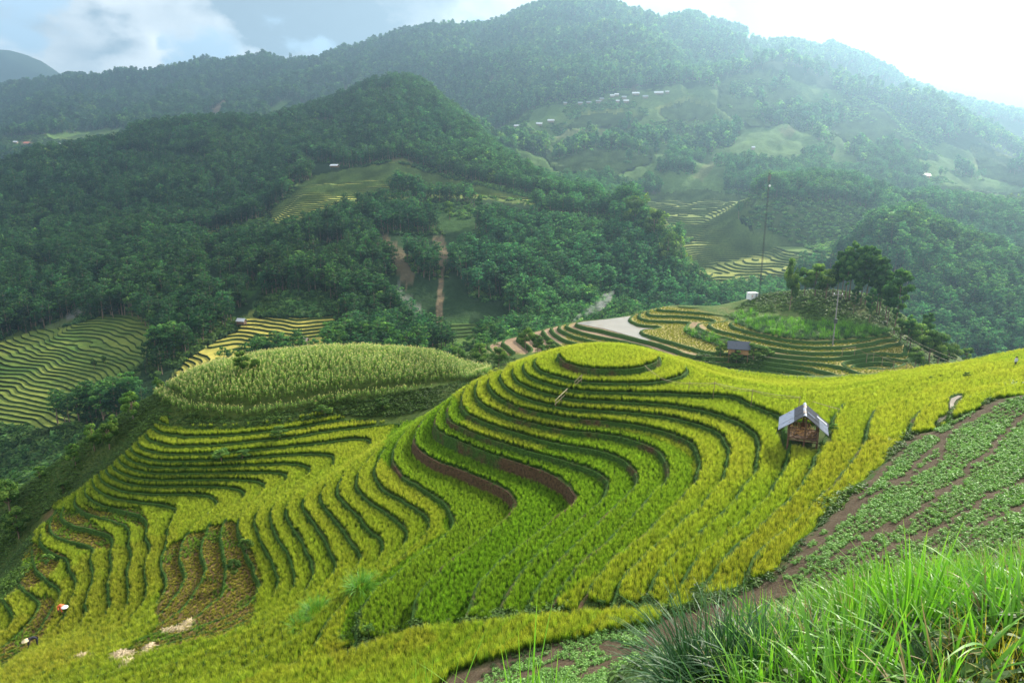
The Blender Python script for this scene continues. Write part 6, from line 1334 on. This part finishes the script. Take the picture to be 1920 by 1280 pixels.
# --- bamboo pipe line over the saddle
bp_ = [(1208, 696, .25), (1245, 716, .25), (1291, 738, 1.1), (1337, 752, 1.35), (1408, 764, 1.55), (1496, 775, 1.5)]
g_ = [(at_ground(u, v, None, 40, 110), h) for u, v, h in bp_]
line = thing('bamboo_pipeline', 'bamboo water pipe carried on posts from the round terrace to the hut', 'water pipe', g_[0][0]); o_ = g_[0][0]
for p, h in g_[2:]: q = p - o_; add('post', pole_me('post', [(q.x-.03, q.y, q.z-.2), (q.x, q.y, q.z+h*.5), (q.x+.05, q.y, q.z+h+.12)], .035, .028, M_BAMB, 5), line)
r = random.Random(4)
for k_ in range(2):
    for (a, ha), (b, hb) in zip(g_[:-1], g_[1:]):
        q, w_ = a - o_ + Vector((0, 0, ha - .07*k_)), b - o_ + Vector((0, 0, hb - .07*k_)); pts = [tuple(q.lerp(w_, j/6) - Vector((0, 0, (.10+.25*k_*.6)*4*(j/6)*(1-j/6))) + Vector((0, 0, r.uniform(-.02, .02)))) for j in range(7)]
        add('pipe', pole_me('pipe', pts, .022, .02, M_BAMBL if k_ == 0 else M_BAMB, 5), line)
g2 = [(at_ground(u, v, None, 40, 110), h) for u, v, h in ((1520, 786, 1.6), (1553, 777, .75), (1584, 776, .3))]; line2 = thing('bamboo_pipeline', 'short bamboo pipe on one post right of the hut roof', 'water pipe', g2[0][0]); o_ = g2[0][0]
q = g2[1][0] - o_; add('post', pole_me('post', [(q.x, q.y, q.z-.2), (q.x, q.y, q.z+.85)], .035, .03, M_BAMB, 5), line2)
for (a, ha), (b, hb) in zip(g2[:-1], g2[1:]): add('pipe', pole_me('pipe', [tuple(a-o_+Vector((0,0,ha))), tuple(b-o_+Vector((0,0,hb)))], .022, .02, M_BAMBL, 5), line2)
# --- bamboo handrails on the steps below the round terrace
for i, (a, b, lab) in enumerate((((1042, 764), (1062, 744), 'lower bamboo handrail on the steps below the round terrace'), ((1078, 728), (1090, 718), 'upper bamboo handrail on the steps below the round terrace'))):
    pa, pb_ = at_ground(*a, None, 40, 100), at_ground(*b, None, 40, 100); rl_ = thing('bamboo_handrail', lab, 'handrail', pa, 0, 'handrails of the field steps'); d = pb_ - pa
    for f in (0, .5, 1): add('post', pole_me('post', [tuple(d*f - Vector((0,0,.2))), tuple(d*f + Vector((0,0,.75)))], .035, .03, M_BAMB, 5), rl_)
    for h in (.35, .72): add('rail', pole_me('rail', [tuple(Vector((0,0,h)) - d*.1), tuple(d*1.1 + Vector((0,0,h+.04)))], .03, .03, M_BAMBL, 5), rl_)
# --- people: one skinned body each
def person(name, label, p, rz, joints, radii, edges, skin_cols, extras, s=1.0):
    me = bpy.data.meshes.new('body'); me.from_pydata(joints, edges, []); me.update(); t = thing(name, label, 'person', p, rz); t.scale = (s,)*3
    o = add('body', me, t); o.modifiers.new('skin', 'SKIN'); 
    for v, r_ in zip(me.skin_vertices[0].data, radii): v.radius = (r_, r_)
    me.skin_vertices[0].data[0].use_root = True
    sb = o.modifiers.new('sub', 'SUBSURF'); sb.levels = 1; sb.render_levels = 2; me.materials.append(skin_cols)
    for nm, m_ in extras: add(nm, m_, t)
    return t
def body_mat(name, bands):
    m, nt, out = mk_mat(name); tc = nt.nodes.new('ShaderNodeTexCoord'); sx = nt.nodes.new('ShaderNodeSeparateXYZ'); nt.links.new(tc.outputs['Object'], sx.inputs[0])
    bs = nt.nodes.new('ShaderNodeBsdfPrincipled'); bs.inputs['Roughness'].default_value = .9; nt.links.new(ramp(nt, bands, math_(nt, 'DIVIDE', sx.outputs[2], 1.8), 'CONSTANT'), bs.inputs['Base Color']); nt.links.new(bs.outputs[0], out.inputs[0]); return m
SK = (.42, .24, .15)
def ball(name, c, r_, mat, sz=1.0, n=10):
    V, F = [], []
    for i in range(n+1):
        for j in range(n): a, b = math.pi*i/n, 6.2832*j/n; V.append((c[0]+r_*math.sin(a)*math.cos(b), c[1]+r_*math.sin(a)*math.sin(b), c[2]+r_*sz*math.cos(a)))
    for i in range(n):
        for j in range(n): F.append((i*n+j, (i+1)*n+j, (i+1)*n+(j+1) % n, i*n+(j+1) % n))
    return mesh_from(name, V, F, mat, True)
E1 = [(0,1),(1,2),(2,3),(3,4),(1,5),(5,6),(6,7),(7,8),(1,9),(9,10),(10,11),(11,12),(3,13),(13,14),(14,15),(3,16),(16,17),(17,18)]
# walking away, arms by the side  (0 pelvis .. 4 head)
stand = [(0,0,.95),(0,0,1.0),(0,0,1.2),(0,0,1.42),(0,.02,1.62),(-.1,0,.9),(-.11,.02,.5),(-.12,.0,.08),(-.12,.12,.04),(.1,0,.9),(.12,.15,.52),(.12,.02,.1),(.12,.13,.05),(-.2,0,1.38),(-.26,0,1.1),(-.24,.12,.88),(.2,0,1.38),(.27,0,1.1),(.25,.1,.86)]
RAD = [.13,.13,.13,.12,.10,.085,.06,.045,.04,.085,.06,.045,.04,.06,.045,.03,.06,.045,.03]
p = at_ground(1903, 690, None, 50, 110)
person('person', 'person in a pale shirt and dark trousers walking away at the right edge', p, .2, stand, RAD, E1, body_mat('pale_shirt', [(0, (.03, .035, .05)), (.53, (.55, .58, .65)), (.83, SK)]), [('hair', ball('hair', (0, .0, 1.68), .105, flat_mat('black_hair', (.02, .018, .015)), 1.0))], .72)
# bending over the rice, legs straight, hands low
bend = [(0,0,.88),(0,.0,.92),(0,.2,1.0),(0,.48,.95),(0,.66,.86),(-.1,-.02,.84),(-.12,.03,.46),(-.12,-.02,.07),(-.12,.1,.04),(.1,-.02,.84),(.13,.05,.46),(.13,.0,.07),(.13,.12,.04),(-.19,.48,.9),(-.22,.55,.62),(-.15,.62,.36),(.19,.48,.9),(.22,.58,.62),(.15,.66,.36)]
def hat(c, r_, mat): n = 14; V = [(c[0], c[1]+.06, c[2]+.17)] + [(c[0]+r_*math.cos(6.2832*i/n), c[1]+r_*math.sin(6.2832*i/n), c[2]-.04*math.sin(6.2832*i/n)) for i in range(n)]; return mesh_from('hat', V, [(0, 1+i, 1+(i+1) % n) for i in range(n)], mat, False)
p = at_ground(113, 1152, None, 40, 110); 
person('person', 'farmer in orange bending over the stubble, upper one of two at the lower left', p, -1.9, bend, RAD, E1, body_mat('orange_clothes', [(0, (.03, .03, .05)), (.32, (.75, .16, .06)), (.62, (.80, .14, .05))]), [('hat', hat((0, .7, .92), .27, flat_mat('white_hat', (.75, .75, .78))))], 1.0)
p = at_ground(72, 1213, None, 40, 110)
person('person', 'farmer in dark clothes and a straw hat bending low, lower one at lower left', p, 2.2, bend, RAD, E1, body_mat('dark_clothes', [(0, (.02, .02, .03)), (.62, (.05, .03, .035))]), [('hat', hat((0, .7, .92), .30, flat_mat('straw_hat', (.62, .50, .30))))], 1.0)
# --- straw heaps left on the harvested steps
M_STRAWP = flat_mat('pale_straw', (0.50, 0.40, 0.26), 0.95, 0.35, 10, bump=0.5)
def heap(u, v, L, W, H, lab, seed):
    p = at_ground(u, v, None, 35, 110); L, W = L*.72, W*.72; r = random.Random(seed); V, F = [], []
    for i in range(320):
        a = r.random()*6.28; q = math.sqrt(r.random()); x, y = L*q*math.cos(a), W*q*math.sin(a); z = H*(1-q*q) + r.uniform(0, .08); b = r.random()*6.28; l = r.uniform(.2, .45); tube(V, F, [(x, y, z), (x+l*math.cos(b), y+l*math.sin(b), max(.02, z-.08+r.uniform(-.05, .05)))], [.028, .012], 3)
    add('straw_heap', mesh_from('straw_heap', V, F, M_STRAWP), None, p, (0, 0, seed), label=lab, category='straw', group='straw left on the harvested steps')
for a in ((232, 1232, 1.3, .7, .22, 'largest pale straw heap, nearest the bottom edge left of centre'), (238, 1246, .5, .5, .3, 'small upright straw heap touching the largest one'), (330, 1180, 1.5, .45, .14, 'long straw heap in the middle of the harvested steps'), (350, 1170, .8, .4, .12, 'straw heap at the right end of the long one'), (160, 1232, 1.0, .4, .10, 'flat straw patch left of the largest heap'), (275, 1222, 1.2, .4, .12, 'straw strip right of the largest heap')): heap(*a, seed=int(a[0]))
# --- village and scattered houses on the slopes
M_VW = flat_mat('village_wall', (.30, .24, .18), .9, .2, 1); M_VR = flat_mat('village_roof', (.55, .57, .60), .4, .08, .5); M_VR2 = flat_mat('village_roof_grey', (.26, .29, .32), .5, .1, .5); M_RED = flat_mat('red_roof', (.55, .16, .10), .7, .1, .5)
VH = [(969, 238, 9, .1, 'leftmost white roof of the lower three below the village'), (1011, 234, 10, .2, 'middle white roof of the lower three below the village'), (1033, 228, 11, .1, 'right white roof of the lower three below the village'), (1148, 181, 7, .1, 'white roof at the left of the village, upper row'), (1156, 179, 7, .3, 'second white roof of the upper row'), (1192, 177, 12, .1, 'long white roof right of the middle of the village'), (1235, 176, 15, .05, 'longest white roof at the right end of the village'), (1251, 174, 6, .1, 'small roof at the very right of the village'),
      (1158, 191, 6, .1, 'small white roof in the lower row'), (1174, 191, 9, .1, 'white roof at the right of the lower row'), (1122, 192, 9, .2, 'grey roof at the left of the lower row'), (1088, 195, 8, .1, 'grey roof left outside the village'), (1104, 194, 8, .3, 'grey roof between the others on the left side'), (1128, 187, 8, .5, 'dark-walled house in the left of the village'), (1170, 184, 8, .2, 'grey roof in the centre of the village'), (1210, 183, 9, .1, 'grey roof below the longest one'), (1060, 195, 6, .1, 'outermost small grey roof at the left'),
      (1375, 241, 9, .1, 'lone white roof on the hazy slope right of the village'), (1660, 341, 9, .1, 'small pale roof left of the long red-walled house'), (1412, 279, 5, .1, 'tiny roof on the slope below the lone white one'), (1502, 300, 6, .1, 'tiny roof in the haze above the hillock'), (51, 270, 9, .2, 'reddish house in the left-hand valley'), (30, 268, 7, .2, 'small house left in the left-hand valley'), (112, 272, 7, .1, 'small pale roof on the ledge of the left-hand valley'), (1085, 596, 1, 0, '')]
for i, (u, v, w, rz, lab) in enumerate(VH):
    if not lab: continue
    p = at_ground(u, v + 1.5, far_h, 500, 1700, 1500); t_ = p.y*CP - p.z*SP; L = w*t_/F_PX; p.z -= .5
    house('village_house', p, rz - .2, L, L*.42+2, 3.2, L*.10+1.0, M_RED if 'reddish' in lab else (M_VR2 if 'grey' in lab or 'dark' in lab else M_VR), M_VW, lab, 'house', 'houses of the mountain village' if i < 17 else 'scattered houses on the far slopes', door=False)
p = at_ground(1718, 336, far_h, 500, 1700, 1500); t_ = p.y*CP - p.z*SP; L = 43*t_/F_PX
lh = house('long_house', p, 0.0, L, 8, 5.0, 1.8, M_VR, flat_mat('orange_wall', (.55, .24, .14), .9, .1, 1), 'long orange-walled house with a pale roof on the hazy right slope', 'house', door=False)
for i in range(9): add('window', box_me('window', (-L/2 + L*(i+.5)/9 - .7, -4.06, 1.5, -L/2 + L*(i+.5)/9 + .7, -4.004, 3.6), M_VW), lh)
for u, v, w, gf, lab, mt in ((628, 318, 14, far_h, 'tiny stilt hut with a white roof on the yellow shoulder below the peak', M_VR), (454, 614, 15, far_h, 'little white-roofed hut at the top of the small terraces behind the maize hill', M_VR), (571, 652, 15, far_h, 'little brown-roofed hut in the small terraces behind the maize hill', M_RIDGE)):
    p = at_ground(u, v, gf, 200, 900, 900); t_ = p.y*CP - p.z*SP; L = w*t_/F_PX; p.z += .8; house('field_hut', p, -.25, L, L*.6, 2.6, 1.0, mt, M_WOOD, lab, 'hut', 'small huts across the valley', posts=.9)
# --- pale water channel beside the bean field
pc = [at_ground(u, v, None, 35, 75) for u, v in ((1757, 796), (1768, 783), (1780, 776), (1786, 768), (1784, 758), (1788, 750), (1800, 744))]
V, F = [], []
for i, q in enumerate(pc):
    d = pc[min(i+1, len(pc)-1)] - pc[max(i-1, 0)]; n_ = Vector((-d.y, d.x, 0)).normalized()*(.13 + .05*(i % 2)); V += [tuple(q - n_ + Vector((0,0,.10))), tuple(q + n_ + Vector((0,0,.12)))]
for i in range(len(pc)-1): F.append((2*i, 2*i+1, 2*i+3, 2*i+2))
V += [(x, y, z-.3) for x, y, z in V]; nn = 2*len(pc)
for i in range(len(pc)-1): F += [(2*i, 2*i+2, nn+2*i+2, nn+2*i), (2*i+1, nn+2*i+1, nn+2*i+3, 2*i+3)]
add('field_path', mesh_from('field_path', V, F, flat_mat('pale_clay', (.20, .17, .135), .95, .15, 3)), kind='structure', label='pale trodden clay channel beside the bean field')
# blue-grey water in the hollow behind the saddle
pp = [at_z(u, v, -41.15) for u, v in ((1455, 714), (1480, 711), (1500, 714), (1498, 722), (1465, 722))]
add('pond', mesh_from('pond', pp, [tuple(range(len(pp)))], water_mat('blue_water', (.25, .32, .42), .12)), kind='structure', label='small strip of blue-grey water in the hollow behind the saddle')
# --- smoke of a field fire by the pond
p = at_ground(1070, 607, kground, 150, 210)
m, nt, out = mk_mat('smoke'); tc = nt.nodes.new('ShaderNodeTexCoord'); mp = nt.nodes.new('ShaderNodeMapping'); mp.inputs['Scale'].default_value = (.25, .4, .5); nt.links.new(tc.outputs['Object'], mp.inputs[0]); nf = noise(nt, 1.6, 5, .65, mp.outputs[0])
r_ = ramp(nt, [(.47, (0,0,0)), (.70, (1,1,1))], nf); pv = nt.nodes.new('ShaderNodeVolumePrincipled'); pv.inputs['Color'].default_value = (.95, .97, 1, 1); nt.links.new(math_(nt, 'MULTIPLY', r_, 0.55), pv.inputs['Density']); nt.links.new(pv.outputs[0], out.inputs['Volume'])
V, F = [], []; tube(V, F, [(0,0,.0), (2, 1, 1.4), (4.5, 2, 2.6), (7.5, 3, 4.2), (10, 4, 6.2), (12, 5, 8.0)], [.25, .8, 1.2, 1.5, 1.6, .6], 10); F.append(tuple(range(9, -1, -1)))
add('smoke', mesh_from('smoke', V, F, m), None, p, label='thin white smoke drifting up beside the muddy pond', kind='stuff')
print('objects', round(time.time()-T0, 1))
# ---------------------------------------------------------------- air
hz = [(x, y, z) for z in (-1000, 640) for x, y in ((-4300, -40), (5200, -40), (5200, 5600), (-4300, 5600))]
m, nt, out = mk_mat('air'); pv = nt.nodes.new('ShaderNodeVolumePrincipled')
pv.inputs['Color'].default_value = (0.46, 0.73, 1.0, 1); pv.inputs['Density'].default_value = 0.00028; pv.inputs['Anisotropy'].default_value = 0.74
nt.links.new(pv.outputs[0], out.inputs['Volume'])
add('haze', mesh_from('haze', hz, [(0,3,2,1), (4,5,6,7), (0,1,5,4), (1,2,6,5), (2,3,7,6), (3,0,4,7)], m), kind='stuff', label='thin blue haze filling the valley')
